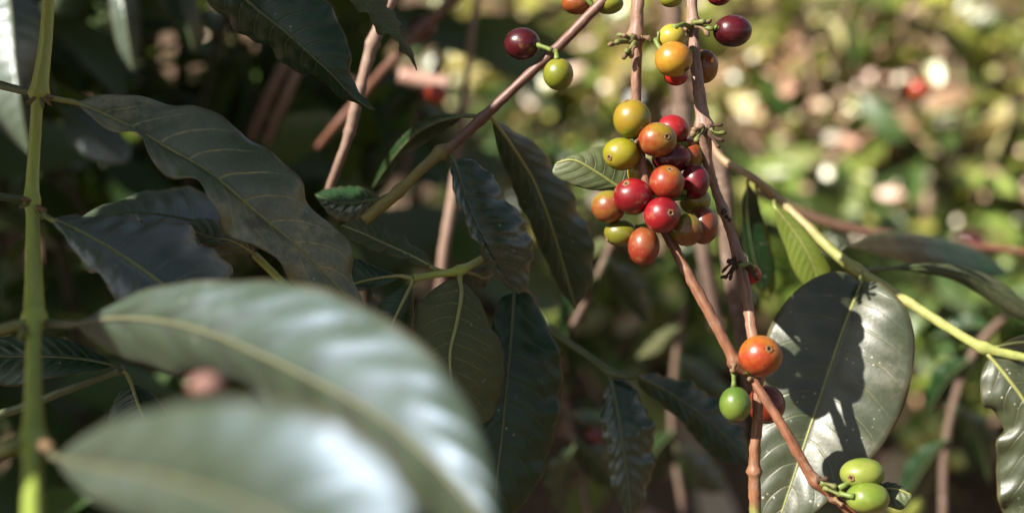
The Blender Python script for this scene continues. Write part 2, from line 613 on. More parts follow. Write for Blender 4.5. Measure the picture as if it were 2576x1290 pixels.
# L1: the long dusty leaf
leaf(sh, [(190, 258, .597), (260, 288, .592), (330, 322, .588), (400, 360, .586), (520, 432, .586), (640, 530, .590), (740, 612, .596), (820, 690, .600), (890, 765, .605), (930, 812, .61)],
     [(225, 244), (280, 240), (370, 246), (460, 263), (540, 285), (580, 318), (620, 336), (700, 397), (758, 462), (775, 500), (810, 545), (868, 598), (880, 640), (888, 690), (912, 750)],
     [(215, 283), (255, 312), (300, 332), (342, 344), (362, 366), (385, 410), (415, 434), (450, 436), (500, 470), (545, 540), (575, 585), (620, 612), (680, 645), (715, 685), (760, 725), (850, 790)],
     M_leaf, M_rib, pet=[(110, 243, .60), (145, 250, .599)], du=.012, dl=-.010, arch=.05, corr=.0012, ncorr=11, wave=.0022, seed=1, rr=(1.0, .35),
     label='long dusty olive leaf spread in focus from the upper node', ptr=1.2)
# L2: greyer leaf of the second node
leaf(sh, [(130, 553, .572), (220, 595, .560), (320, 655, .552), (410, 716, .548), (500, 775, .55), (590, 850, .555)],
     [(160, 546), (200, 544), (290, 545), (400, 553), (470, 575), (520, 610), (565, 665), (590, 730), (600, 800)],
     [(150, 580), (180, 625), (230, 680), (262, 712), (278, 742), (330, 790), (450, 850)],
     M_leafbl, M_rib, pet=[(92, 520, .58), (112, 542, .577)], du=.045, dl=-.012, arch=.07, corr=.0012, ncorr=10, wave=.002, seed=2, rr=(1.1, .6), ptr=1.2,
     label='blue-grey sheened leaf just below the long dusty leaf')
# L3: big out-of-focus leaf
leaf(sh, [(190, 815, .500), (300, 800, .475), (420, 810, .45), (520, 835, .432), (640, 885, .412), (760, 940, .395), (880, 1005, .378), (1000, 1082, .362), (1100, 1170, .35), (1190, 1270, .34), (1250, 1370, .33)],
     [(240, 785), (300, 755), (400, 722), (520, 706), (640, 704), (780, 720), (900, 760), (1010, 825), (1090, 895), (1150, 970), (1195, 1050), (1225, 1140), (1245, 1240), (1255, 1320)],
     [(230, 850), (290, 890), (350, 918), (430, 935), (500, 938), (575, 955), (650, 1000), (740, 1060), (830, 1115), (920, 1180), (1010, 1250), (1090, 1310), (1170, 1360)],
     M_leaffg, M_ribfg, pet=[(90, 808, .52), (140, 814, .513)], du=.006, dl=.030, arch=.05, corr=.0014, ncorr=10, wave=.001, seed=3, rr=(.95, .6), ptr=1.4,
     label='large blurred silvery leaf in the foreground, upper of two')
# L4: nearest leaf
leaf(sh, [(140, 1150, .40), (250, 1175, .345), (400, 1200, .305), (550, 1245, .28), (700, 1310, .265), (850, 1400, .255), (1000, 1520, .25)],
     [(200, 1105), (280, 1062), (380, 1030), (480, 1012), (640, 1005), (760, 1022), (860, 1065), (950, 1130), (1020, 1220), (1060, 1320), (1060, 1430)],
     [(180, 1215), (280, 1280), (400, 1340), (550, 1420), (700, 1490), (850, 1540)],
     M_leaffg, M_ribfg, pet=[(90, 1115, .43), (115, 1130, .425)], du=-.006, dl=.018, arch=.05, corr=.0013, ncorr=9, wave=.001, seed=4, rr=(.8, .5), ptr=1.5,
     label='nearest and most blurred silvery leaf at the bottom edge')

# ------------------------------------------------------------------ leaves hanging in at the top
tb = thing('coffee_branch', 'dark pointed leaf hanging from a twig above the top edge', 'leafy branch', P(520, -130, .60), 'leaves hanging in from above')
stem('stem', tb, [(420, -190, .60, 12), (520, -150, .60, 12), (640, -140, .60, 12)], M_green)
leaf(tb, [(560, -60, .60), (600, -18, .595), (644, 22, .592), (719, 82, .59), (794, 150, .59), (839, 192, .592), (884, 240, .596), (924, 270, .60), (946, 278, .602)],
     [(640, -70), (740, -50), (819, 0), (845, 37), (869, 95), (884, 160), (890, 203), (914, 248)],
     [(530, -20), (520, 0), (540, 28), (600, 76), (644, 107), (694, 138), (744, 175), (774, 196), (822, 203), (845, 232), (894, 262)],
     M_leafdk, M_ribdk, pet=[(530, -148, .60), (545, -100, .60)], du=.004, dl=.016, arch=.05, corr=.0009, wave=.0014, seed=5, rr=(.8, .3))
tb2 = thing('coffee_branch', 'narrow olive leaf tip drooping over the pale twig near the top edge', 'leafy branch', P(860, -140, .63), 'leaves hanging in from above')
stem('stem', tb2, [(760, -150, .64, 11), (860, -140, .63, 11), (960, -160, .63, 11)], M_green)
leaf(tb2, [(850, -80, .63), (905, -10, .628), (950, 45, .628), (1000, 100, .63), (1030, 140, .634), (1048, 178, .637)],
     [(900, -80), (970, -20), (984, 18), (996, 48), (1015, 85), (1026, 122), (1040, 152)],
     [(840, -50), (881, 2), (914, 32), (946, 72), (990, 102), (1016, 132), (1034, 158)],
     M_leafund, M_ribdk, pet=[(855, -140, .63)], du=.012, dl=-.004, arch=.06, corr=.0007, wave=.0015, seed=6, rr=(.7, .3))

# ------------------------------------------------------------------ diagonal twig with its pair of leaves
mb = thing('coffee_branch', 'brown-to-olive diagonal twig with a pair of drooping leaves left of the cherry cluster', 'leafy branch', P(1560, -60, .645))
stem('stem', mb, [(1560, -40, .635, 13), (1498, 22, .637, 13), (1390, 132, .64, 13), (1290, 225, .642, 12), (1212, 298, .645, 13), (1140, 364, .645, 13), (1108, 384, .645, 15), (1060, 426, .642, 13), (1000, 484, .64, 14), (960, 518, .64, 15), (916, 556, .64, 14)],
     M_barkM, knots=[(1212, 298, .25, 14), (1110, 382, .45, 14), (1003, 482, .3, 12), (1385, 135, .2, 14)])
leaf(mb, [(1165, 292, .655), (1105, 305, .665), (1050, 335, .68), (1005, 378, .70), (965, 430, .72), (935, 475, .735)],
     [(1120, 288), (1070, 298), (1020, 335), (980, 382), (950, 435)],
     [(1140, 315), (1090, 348), (1045, 375), (1010, 400), (972, 452)],
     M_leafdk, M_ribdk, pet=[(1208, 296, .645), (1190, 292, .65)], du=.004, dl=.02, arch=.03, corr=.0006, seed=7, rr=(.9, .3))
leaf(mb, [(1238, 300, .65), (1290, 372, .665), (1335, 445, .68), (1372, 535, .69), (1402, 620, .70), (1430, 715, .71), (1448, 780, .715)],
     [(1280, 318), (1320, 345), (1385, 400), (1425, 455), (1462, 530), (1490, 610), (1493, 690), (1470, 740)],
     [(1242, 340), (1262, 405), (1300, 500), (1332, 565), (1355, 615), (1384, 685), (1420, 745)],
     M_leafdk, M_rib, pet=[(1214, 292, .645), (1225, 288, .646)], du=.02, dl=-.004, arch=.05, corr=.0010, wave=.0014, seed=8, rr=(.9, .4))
# dark leaf at its lower end
leaf(mb, [(958, 500, .648), (930, 505, .66), (890, 512, .67), (840, 508, .68), (792, 490, .69)],
     [(945, 486), (905, 470), (860, 470), (820, 476)],
     [(945, 520), (915, 545), (880, 560), (835, 545), (808, 515)],
     M_leafgl, M_ribdk, pet=[(1000, 486, .64), (975, 492, .643)], du=.01, dl=.0, arch=.06, corr=.0015, ncorr=8, seed=9, rr=(.8, .3))
# glossy puckered leaf
leaf(mb, [(1142, 402, .645), (1162, 465, .64), (1188, 550, .638), (1222, 625, .64), (1262, 690, .648), (1305, 740, .655)],
     [(1180, 400), (1215, 418), (1250, 460), (1288, 518), (1328, 570), (1340, 630), (1335, 690), (1322, 725)],
     [(1134, 430), (1140, 475), (1165, 540), (1188, 592), (1218, 660), (1255, 705)],
     M_leafgl, M_ribdk, pet=[(1112, 382, .645), (1130, 388, .645)], du=.016, dl=-.004, arch=.06, corr=.0017, ncorr=11, wave=.0012, seed=10, rr=(.9, .4),
     label='glossy puckered dark leaf hanging point down')

# ------------------------------------------------------------------ small twig in the centre with young leaves
cb = thing('coffee_branch', 'thin green twig with small leaves behind the right end of the silvery leaf', 'leafy branch', P(1230, 640, .66))
stem('stem', cb, [(1260, 620, .665, 8), (1210, 652, .655, 9), (1155, 680, .64, 10), (1100, 690, .635, 9), (1040, 700, .63, 9)], M_green, knots=[(1155, 680, .5, 12), (1040, 700, .5, 8)], lump=.06)
leaf(cb, [(1156, 705, .637), (1160, 745, .63), (1148, 815, .622), (1132, 890, .618), (1140, 980, .618), (1175, 1060, .622)],
     [(1185, 725), (1215, 775), (1240, 830), (1266, 885), (1266, 945), (1250, 1020), (1225, 1060)],
     [(1110, 712), (1060, 755), (1042, 800), (1040, 860), (1060, 940), (1110, 1020)],
     M_leafund, M_rib, pet=[(1155, 682, .64)], du=.008, dl=.006, arch=.04, corr=.0009, ncorr=9, wave=.0012, seed=11, rr=(1.1, .4), label='broad olive leaf with a pale midrib hanging from the small twig')
leaf(cb, [(1036, 712, .63), (1018, 748, .625), (998, 790, .622), (975, 840, .62)],
     [(1040, 750), (1038, 800), (1010, 840)],
     [(1000, 728), (950, 768), (945, 810)],
     M_leafdk, M_rib, pet=[(1040, 701, .63)], du=.006, dl=.002, arch=.04, corr=.0005, seed=12, rr=(.9, .4))
leaf(cb, [(1010, 694, .632), (950, 700, .632), (900, 712, .634), (850, 730, .64)],
     [(970, 680), (930, 662), (890, 650), (860, 680)],
     [(980, 712), (930, 725), (890, 735)],
     M_leafdk, M_rib, pet=[(1040, 700, .63)], du=.01, dl=-.002, arch=.04, corr=.0005, seed=13, rr=(.9, .4))
leaf(cb, [(1085, 672, .64), (1040, 648, .642), (980, 618, .645), (920, 590, .65), (855, 566, .655)],
     [(1080, 655), (1050, 622), (1000, 590), (940, 562), (890, 556)],
     [(1050, 665), (1000, 645), (940, 628), (890, 605)],
     M_leafund, M_rib, pet=[(1152, 682, .64), (1115, 682, .64)], du=.012, dl=-.006, arch=.04, corr=.0006, wave=.001, seed=14, rr=(.8, .4))
leaf(cb, [(1195, 690, .66), (1215, 700, .67), (1240, 690, .68)], [(1200, 672), (1225, 668)], [(1195, 715), (1220, 722)], M_leafdk, M_rib, pet=[(1160, 682, .64)], seed=15, rr=(.6, .3))

# leaf pair hidden behind the long dusty leaf
hb = thing('coffee_branch', 'dark puckered leaf peeping out behind the long dusty leaf', 'leafy branch', P(700, 700, .66))
stem('stem', hb, [(760, 760, .66, 9), (690, 690, .66, 9), (640, 640, .655, 9)], M_green)
leaf(hb, [(620, 620, .655), (540, 575, .65), (440, 545, .648), (330, 535, .645), (200, 552, .645)],
     [(610, 560), (560, 505), (500, 481), (400, 478), (300, 505), (240, 528)],
     [(580, 640), (480, 640), (380, 620), (280, 580)],
     M_leafbl, M_ribdk, pet=[(642, 642, .655)], du=.045, dl=-.01, arch=.05, corr=.0013, ncorr=8, wave=.001, seed=16, rr=(.9, .4))
leaf(hb, [(640, 640, .64), (580, 606, .62), (530, 598, .612), (460, 570, .608)],
     [(600, 580), (560, 556), (500, 548)],
     [(610, 640), (560, 628), (500, 612)],
     M_leafolive, M_rib, pet=[(650, 650, .655)], du=.01, dl=-.004, arch=.05, corr=.001, ncorr=7, seed=17, rr=(.8, .4), label='small green leaf tip behind the long dusty leaf')

# ------------------------------------------------------------------ big dark hanging leaf + lower twig with two leaves
ob_ = thing('coffee_branch', 'big dark drooping leaf hanging down in the shade below the puckered leaf', 'leafy branch', P(1290, 700, .67))
stem('stem', ob_, [(1240, 650, .68, 9), (1290, 700, .67, 10), (1345, 760, .69, 9)], M_twig, knots=[(1295, 705, .5, 12)])
leaf(ob_, [(1293, 735, .665), (1287, 820, .66), (1277, 930, .655), (1264, 1080, .652), (1248, 1220, .65), (1235, 1350, .65)],
     [(1330, 740), (1365, 790), (1392, 850), (1418, 935), (1412, 1010), (1395, 1090), (1378, 1160), (1335, 1240), (1290, 1310)],
     [(1255, 755), (1225, 850), (1195, 960), (1175, 1100), (1190, 1230), (1215, 1310)],
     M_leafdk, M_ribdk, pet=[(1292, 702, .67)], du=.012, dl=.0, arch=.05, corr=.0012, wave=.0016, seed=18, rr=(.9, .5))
lb = thing('coffee_branch', 'dark green twig with two wavy leaves below the cherry cluster', 'leafy branch', P(1390, 830, .74))
stem('stem', lb, [(1340, 770, .76, 8), (1400, 838, .735, 8), (1480, 895, .715, 8), (1540, 938, .70, 9), (1600, 950, .70, 6)], M_ribdk, knots=[(1540, 938, .4, 14)])
leaf(lb, [(1536, 950, .70), (1548, 1010, .695), (1562, 1090, .69), (1575, 1180, .69), (1588, 1300, .692)],
     [(1575, 955), (1612, 1005), (1640, 1060), (1646, 1120), (1640, 1180), (1632, 1225), (1612, 1275)],
     [(1520, 985), (1510, 1040), (1512, 1095), (1530, 1130), (1528, 1175), (1540, 1225), (1565, 1280)],
     M_leafgl, M_ribdk, pet=[(1540, 940, .70)], du=.012, dl=.002, arch=.04, corr=.0009, wave=.0012, seed=19, rr=(1.0, .5), label='wavy dark leaf hanging straight down from the twig node')
leaf(lb, [(1600, 945, .70), (1660, 975, .712), (1730, 1020, .72), (1800, 1075, .73), (1885, 1165, .74)],
     [(1650, 940), (1730, 962), (1800, 1000), (1850, 1060), (1882, 1120)],
     [(1620, 985), (1690, 1040), (1735, 1085), (1780, 1140), (1840, 1165)],
     M_leafdk, M_ribdk, pet=[(1545, 938, .70), (1570, 935, .70)], du=.014, dl=-.002, arch=.04, corr=.001, wave=.0016, seed=20, rr=(1.0, .5))
# dark leaf at far left with its twig
db = thing('coffee_branch', 'dark glossy leaf on a slim twig crossing behind the green shoot', 'leafy branch', P(-60, 1060, .64))
stem('stem', db, [(-60, 1062, .66, 12), (60, 1022, .645, 12), (180, 975, .632, 11), (262, 945, .625, 10), (306, 930, .622, 12)], M_ribdk, knots=[(304, 930, .4, 8)], lump=.06)
leaf(db, [(285, 918, .62), (220, 905, .618), (130, 898, .616), (20, 896, .618), (-80, 898, .62)],
     [(250, 893), (190, 862), (110, 842), (20, 846), (-60, 870)],
     [(255, 930), (190, 942), (110, 955), (20, 972), (-60, 940)],
     M_leafdk, M_ribdk, pet=[(304, 928, .622)], du=.006, dl=-.004, arch=.05, corr=.001, seed=21, rr=(.9, .5))
leaf(db, [(330, 965, .626), (345, 1010, .622), (365, 1060, .62), (395, 1130, .62)],
     [(380, 985), (420, 1040), (430, 1100)], [(300, 985), (275, 1040), (280, 1100), (330, 1140)],
     M_leafdk, M_rib, pet=[(306, 932, .622), (318, 942, .624)], du=.008, dl=.008, arch=.05, corr=.0007, seed=22, rr=(.8, .5))

# ------------------------------------------------------------------ the two fruiting branches
fa = thing('fruiting_branch', 'reddish bare branch carrying the ripening cherry cluster and ending at two green cherries', 'coffee branch', P(1604, -60, .605))
stem('stem', fa, [(1606, -50, .603, 16), (1602, 40, .603, 17), (1600, 95, .603, 19), (1601, 130, .603, 14), (1600, 200, .603, 13), (1602, 280, .604, 12), (1610, 380, .600, 11), (1624, 460, .598, 12), (1648, 530, .603, 12), (1678, 590, .603, 13),
                   (1725, 680, .60, 13), (1775, 770, .598, 14), (1822, 858, .597, 14), (1848, 908, .597, 15), (1884, 945, .598, 13), (1932, 1015, .595, 12), (1982, 1095, .592, 13), (2024, 1170, .592, 13), (2052, 1212, .592, 14), (2098, 1250, .592, 11), (2160, 1310, .592, 10)],
     M_barkA, seg=18, lump=.17, knots=[(1602, 92, .35, 11), (1607, 345, .5, 12), (1850, 912, .4, 14), (2050, 1212, .3, 14), (2098, 1250, .45, 9)])
fb = thing('fruiting_branch', 'pinkish branch with dried fruit stalks running down beside the cluster and turning green', 'coffee branch', P(1738, -60, .612))
stem('stem', fb, [(1736, -50, .616, 14), (1742, 55, .614, 14), (1748, 140, .613, 14), (1757, 220, .612, 15), (1766, 290, .611, 16), (1772, 325, .611, 18), (1776, 390, .615, 14), (1796, 470, .620, 12), (1830, 560, .623, 12), (1857, 650, .622, 14), (1876, 735, .618, 13), (1890, 830, .611, 14),
                   (1900, 900, .604, 14), (1906, 960, .600, 14), (1905, 1060, .597, 14), (1898, 1130, .597, 14), (1897, 1182, .597, 15), (1898, 1250, .597, 15), (1900, 1340, .597, 15)],
     M_barkB, seg=18, lump=.17, knots=[(1742, 60, .3, 12), (1772, 318, .45, 16), (1822, 530, .3, 10), (1856, 655, .35, 14), (1905, 945, .4, 14), (1896, 1184, .45, 8)])


def stubs(par, lst):
    for (x, y, d, dx, dy, dd, r, m) in lst:
        a, b = P(x, y, d), P(x + dx, y + dy, d + dd)
        side = C2W(random.uniform(-1, 1), random.uniform(-1, 1), random.uniform(-.4, 1)) * (a - b).length * .14
        W = bez(a, b, side, 6)
        rr = [r * K * d * q * .8 for q in (1.5, .85, .7, .8, 1.25, .7)]
        small_tube('fruit_stalk', par, W, rr, m, 9, .35)


stubs(fa, [(1596, 95, .598, -30, -8, -.004, 7, M_stub), (1594, 100, .597, -46, 8, -.006, 8, M_stubg), (1592, 104, .596, -62, 10, -.004, 6, M_stub), (1596, 108, .596, -22, 22, -.006, 8, M_stubg), (1598, 110, .597, -30, 38, -.004, 9, M_stub),
           (1600, 112, .597, -12, 34, -.005, 8, M_stub), (1590, 92, .6, -38, -4, .002, 7, M_stubg), (1612, 96, .60, 26, 4, 0, 8, M_stub), (1636, 100, .60, 16, 2, 0, 8, M_stubg), (1650, 102, .60, 6, -22, 0, 5, M_stubg),
           (1606, 345, .595, -8, 14, -.006, 6, M_stub), (1608, 348, .595, 10, 12, -.006, 5, M_stub),
           (1846, 918, .592, -6, 18, -.002, 9, M_stub), (2056, 1208, .588, 26, -6, -.002, 8, M_stubd), (2064, 1214, .588, 40, 12, -.003, 9, M_stubg), (2072, 1226, .588, 46, 20, -.003, 7, M_stubg), (2098, 1254, .588, 22, 16, -.003, 7, M_stub)])
stubs(fb, [(1745, 58, .607, 30, -4, -.004, 8, M_stubg), (1750, 62, .607, 44, 12, -.004, 7, M_stubg), (1752, 66, .607, 30, 26, -.004, 7, M_stub), (1745, 62, .607, 42, -10, .004, 7, M_stub), (1738, 66, .61, -18, 12, 0, 8, M_stub), (1736, 74, .61, -24, 34, .004, 7, M_stub),
           (1764, 318, .606, -24, 8, -.003, 9, M_stub), (1760, 324, .606, -22, 20, -.003, 8, M_stub), (1764, 328, .606, -14, 30, -.004, 8, M_stubg), (1784, 318, .607, 34, -4, 0, 5, M_stubd), (1786, 326, .607, 40, 8, 0, 6, M_stubg), (1784, 332, .607, 36, 22, -.003, 7, M_stubd), (1782, 336, .607, 26, 36, -.003, 6, M_stubd),
           (1822, 530, 0.617, -6, 10, -.005, 6, M_stubd), (1826, 545, 0.617, 8, 10, -.005, 5, M_stubd),
           (1850, 660, 0.616, -34, 26, -.003, 5, M_stubd), (1850, 664, 0.615, -26, 36, -.004, 5, M_stubd), (1852, 668, 0.615, -16, 36, -.005, 5, M_stubd), (1856, 668, 0.615, -44, 30, .002, 4, M_stubd), (1860, 662, 0.615, 34, 12, -.003, 6, M_stubd), (1862, 666, 0.615, 44, 28, -.004, 5, M_stubd), (1862, 660, 0.615, 46, 44, 0, 4, M_stubd), (1848, 652, 0.617, -20, 8, 0, 7, M_stubd),
           (1902, 945, .597, -22, 10, -.002, 7, M_stub)])
# young leaf at the end of the first branch
leaf(fa, [(2200, 1235, .598), (2232, 1228, .596), (2262, 1232, .594), (2294, 1246, .592)], [(2215, 1216), (2240, 1214), (2268, 1226)], [(2212, 1262), (2240, 1276), (2270, 1280)],
     M_leafolive, M_rib, pet=[(2110, 1256, .592), (2150, 1262, .606), (2185, 1246, .606)], du=.004, dl=-.002, arch=.06, corr=.0007, ncorr=6, seed=23, rr=(.6, .3), nu=36, label='tiny young leaf beside the two green cherries')
# olive leaf behind the cluster
leaf(fa, [(1640, 515, .628), (1590, 490, .628), (1553, 468, .627), (1500, 434, .625), (1443, 404, .624), (1395, 412, .625)],
     [(1650, 440), (1600, 385), (1555, 365), (1500, 371), (1440, 393)],
     [(1620, 520), (1570, 480), (1515, 481), (1463, 473), (1418, 456), (1390, 436)],
     M_leafolive, M_rib, pet=[(1650, 532, .606), (1655, 530, .62)], du=.006, dl=.0, arch=.05, corr=.0008, ncorr=10, seed=24, rr=(.9, .4), label='dull olive leaf half hidden behind the cherry cluster')

# ------------------------------------------------------------------ right-hand branch with the big spotlit leaf
rb = thing('coffee_branch', 'sunlit yellow-green branch slanting down to the right edge with big dusty leaves', 'leafy branch', P(1790, 370, .70))
stem('stem', rb, [(1780, 340, .72, 8.8), (1815, 400, .715, 9.5), (1890, 445, .705, 10.3), (1955, 500, 0.715, 11.0), (2035, 575, 0.705, 11.7), (2100, 638, 0.695, 13.1), (2170, 690, 0.685, 13.9), (2250, 738, 0.680, 13.1), (2350, 802, 0.672, 12.4), (2440, 858, 0.665, 12.4), (2490, 880, 0.663, 12.4), (2600, 905, 0.660, 11.7)],
     M_barkR, seg=16, knots=[(2150, 680, .35, 20), (2475, 872, .4, 18), (2040, 580, .2, 12)])
leaf(rb, [(2166, 712, 0.678), (2140, 775, 0.670), (2108, 862, 0.664), (2062, 1000, 0.660), (2025, 1110, 0.657), (1985, 1230, 0.655), (1945, 1350, 0.655)],
     [(2205, 708), (2252, 742), (2286, 790), (2300, 865), (2293, 950), (2270, 1030), (2232, 1100), (2190, 1158), (2120, 1226), (2050, 1290), (1990, 1340)],
     [(2110, 682), (2045, 700), (1985, 748), (1945, 805), (1922, 870), (1912, 990), (1895, 1090), (1890, 1190), (1898, 1280)],
     M_leafsun, M_rib, pet=[(2165, 690, 0.683)], du=-.012, dl=.006, arch=.04, corr=.0014, ncorr=10, wave=.0012, seed=25, rr=(.75, .4),
     label='broad dusty leaf split between sunlight and shadow')
leaf(rb, [(2488, 896, 0.662), (2535, 952, 0.658), (2580, 1015, 0.656), (2620, 1100, 0.655), (2650, 1230, 0.656), (2650, 1400, 0.660)],
     [(2560, 900), (2640, 930), (2720, 1010), (2750, 1130), (2740, 1270)],
     [(2472, 920), (2466, 970), (2476, 1025), (2508, 1048), (2526, 1080), (2506, 1130), (2506, 1200), (2520, 1290), (2580, 1380)],
     M_leafsun, M_rib, pet=[(2470, 872, 0.664)], du=.01, dl=.01, arch=.05, corr=.001, wave=.0028, seed=26, rr=(1.0, .5), label='wavy-edged dusty leaf cut off by the right edge')
leaf(rb, [(1948, 520, .70), (1985, 565, .70), (2020, 615, .70), (2048, 670, .702), (2060, 730, .705)],
     [(1985, 535), (2035, 590), (2070, 640), (2090, 680), (2080, 715)],
     [(1950, 560), (1975, 625), (1995, 680), (2025, 720)],
     M_leafyoung, M_rib, pet=[(1945, 495, 0.717)], du=.0, dl=.004, arch=.05, corr=.0006, seed=27, rr=(.7, .3), label='bright light-green leaf lit through behind the branch')
leaf(rb, [(2510, 872, 0.665), (2560, 862, 0.680), (2640, 860, 0.700)], [(2550, 850), (2600, 840)], [(2550, 878), (2600, 885)], M_leafolive, M_rib, pet=[(2480, 876, 0.663)], seed=28, rr=(.8, .4))
leaf(rb, [(2230, 676, 0.695), (2330, 672, .70), (2430, 690, .72), (2520, 740, .73), (2620, 810, .74)], [(2300, 664), (2400, 668), (2500, 702), (2600, 775)], [(2300, 684), (2390, 703), (2470, 745), (2560, 800)],
     M_leafund, M_ribdk, pet=[(2165, 685, 0.683), (2195, 678, 0.688)], du=.02, dl=.0, arch=.05, corr=.0008, seed=29, rr=(1.0, .5))
leaf(rb, [(2125, 622, .72), (2210, 612, .84), (2320, 620, .92), (2430, 648, .96), (2540, 690, .98)], [(2200, 585), (2310, 585), (2420, 610), (2500, 650)], [(2200, 640), (2300, 668), (2400, 690), (2480, 702)],
     M_leafdk, M_ribdk, pet=[(2105, 640, .695)], du=.03, dl=-.01, arch=.05, corr=.0008, seed=30, rr=(.6, .4))
leaf(rb, [(1880, 460, .72), (1880, 540, .74), (1895, 640, .75), (1920, 740, .76)], [(1905, 500), (1925, 590), (1945, 680)], [(1865, 520), (1870, 610), (1890, 700)],
     M_leafdk, M_ribdk, pet=[(1885, 443, .706)], seed=31, rr=(.7, .3))
leaf(rb, [(1905, 520, .76), (1905, 600, .78), (1915, 680, .80), (1935, 760, .81)], [(1925, 560), (1942, 640), (1948, 710)], [(1880, 560), (1880, 640), (1895, 720)],
     M_leafyoung, M_rib, pet=[(1900, 452, .705)], seed=32, rr=(.7, .3))


# ------------------------------------------------------------------ cherries
YG = ((.105, .12, .006), (.165, .105, .008))
GR = ((.07, .11, .009), (.10, .12, .010))
GG = ((.060, .110, .015), (.085, .130, .020))
OR = ((.20, .075, .006), (.19, .018, .006))
OB = ((.15, .095, .008), (.155, .018, .007))
RD = ((.155, .0035, .006), (.095, .002, .004))
RO = ((.155, .055, .008), (.16, .010, .006))
DR = ((.125, .005, .010), (.065, .003, .006))
PU = ((.042, .002, .005), (.022, .0012, .003))
BR = ((.115, .028, .010), (.08, .012, .006))
OL = ((.085, .095, .009), (.12, .024, .008))
YB = ((.125, .105, .010), (.14, .030, .009))
ci = [0]


def cherry(px, py, d, rx, ry, cols, label, navel=None, attach=None, ang=0.0, group=None, seg=(40, 28), mark=True, stalk_m=None, rough=.3):
    """rx, ry half sizes in photo px; navel (dx, dy, front) px offset of the far end; attach (px,py,d) where the stalk meets the branch"""
    ci[0] += 1
    s = ci[0]
    rnd = random.Random(s * 13)
    c = P(px, py, d)
    a, b = rx * K * d * 1.06, ry * K * d * 1.06
    cz = (a + b) * .5
    if navel:
        nx, ny = navel[0] / rx, -navel[1] / ry
        q = nx * nx + ny * ny
        if q > .96:
            f = math.sqrt(.96 / q)
            nx *= f
            ny *= f
            q = .96
        nz = math.sqrt(1 - q)
        if len(navel) > 2 and navel[2] < 0:
            nz = -nz
    else:
        nx, ny, nz = rnd.uniform(-.4, .4), -.55, -.7
    nd = Vector((nx, ny, nz)).normalized()          # unit sphere direction of the navel
    # sphere whose pole is the navel
    t1 = nd.orthogonal().normalized()
    t2 = nd.cross(t1)
    nl, na = seg[1], seg[0]
    verts, faces = [], []
    ca, sa = math.cos(ang), math.sin(ang)

    def shape(dr, th):
        k = 1.0
        k -= .055 * math.exp(-(th / .20) ** 2)              # dimple round the navel
        k -= .05 * math.exp(-((math.pi - th) / .22) ** 2)
        p = dr * k
        k2 = 1 + .014 * noise.noise(dr * 1.6 + Vector((s * 3.1, 0, 0))) + .006 * noise.noise(dr * 4 + Vector((0, s * 1.7, 0)))
        p = p * k2
        x, y, z = p.x * a, p.y * b, p.z * cz
        x, y = x * ca - y * sa, x * sa + y * ca
        return c + C2W(x, y, z)

    rings = []
    for i in range(nl + 1):
        th = math.pi * i / nl
        if i in (0, nl):
            verts.append(shape(nd * math.cos(th), th))
            rings.append([len(verts) - 1])
            continue
        row = []
        for j in range(na):
            ph = 2 * math.pi * j / na
            dr = nd * math.cos(th) + (t1 * math.cos(ph) + t2 * math.sin(ph)) * math.sin(th)
            verts.append(shape(dr, th))
            row.append(len(verts) - 1)
        rings.append(row)
    for i in range(nl):
        A, B = rings[i], rings[i + 1]
        for j in range(na):
            k = (j + 1) % na
            if len(A) == 1:
                faces.append((A[0], B[j], B[k]))
            elif len(B) == 1:
                faces.append((A[j], B[0], A[k]))
            else:
                faces.append((A[j], B[j], B[k], A[k]))
    axis = C2W(rnd.uniform(-1, 1), rnd.uniform(-1, 1), rnd.uniform(-.3, .3)).normalized()
    m = cherry_mat('cherry_skin', cols[0], cols[1], s, axis, rough=rough)
    o = link_mesh('coffee_cherry', verts, faces, m, None, origin=c)
    tag(o, label, 'coffee cherry', group)
    if mark:
        # ragged little ring left by the flower, with a dark pit
        cen = shape(nd, 0)
        ax = (cen - c).normalized()
        e1 = ax.orthogonal().normalized()
        e2 = ax.cross(e1)
        rr = (a + b) * .5 * .175
        v, f = [], []
        n = 18
        for i, (rk, hk) in enumerate(((.42, -.06), (.55, .22), (.85, .30), (1.15, .02))):
            for j in range(n):
                t = 2 * math.pi * j / n
                jit = 1 + .16 * math.sin(5 * t + s) * (1 if i in (1, 2) else .5)
                v.append(cen + (e1 * math.cos(t) + e2 * math.sin(t)) * rr * rk * jit + ax * rr * (hk * jit + .12))
        for i in range(3):
            for j in range(n):
                k = (j + 1) % n
                f.append((i * n + j, (i + 1) * n + j, (i + 1) * n + k, i * n + k))
        nv_ = link_mesh('navel', v, f, M_navel, o)
        v2 = [cen + ax * rr * .10] + [cen + (e1 * math.cos(2 * math.pi * j / n) + e2 * math.sin(2 * math.pi * j / n)) * rr * .48 + ax * rr * .08 for j in range(n)]
        link_mesh('pit', v2, [(0, 1 + j, 1 + (j + 1) % n) for j in range(n)], M_navel_dk, nv_)
    if attach:
        st = shape(-nd, math.pi)
        e = P(*attach)
        mid = (st + e) * .5 + (st - c).normalized() * (e - st).length * .12
        W = [st.lerp(mid, .0), st.lerp(mid, .55), mid, mid.lerp(e, .5), e]
        r0 = .0011
        v, f, uv = tube_geo(W, [r0 * 1.25, r0 * .95, r0 * .9, r0, r0 * 1.2], 8, .1, s)
        link_mesh('stalk', v, f, stalk_m or M_stalk, o)
    return o


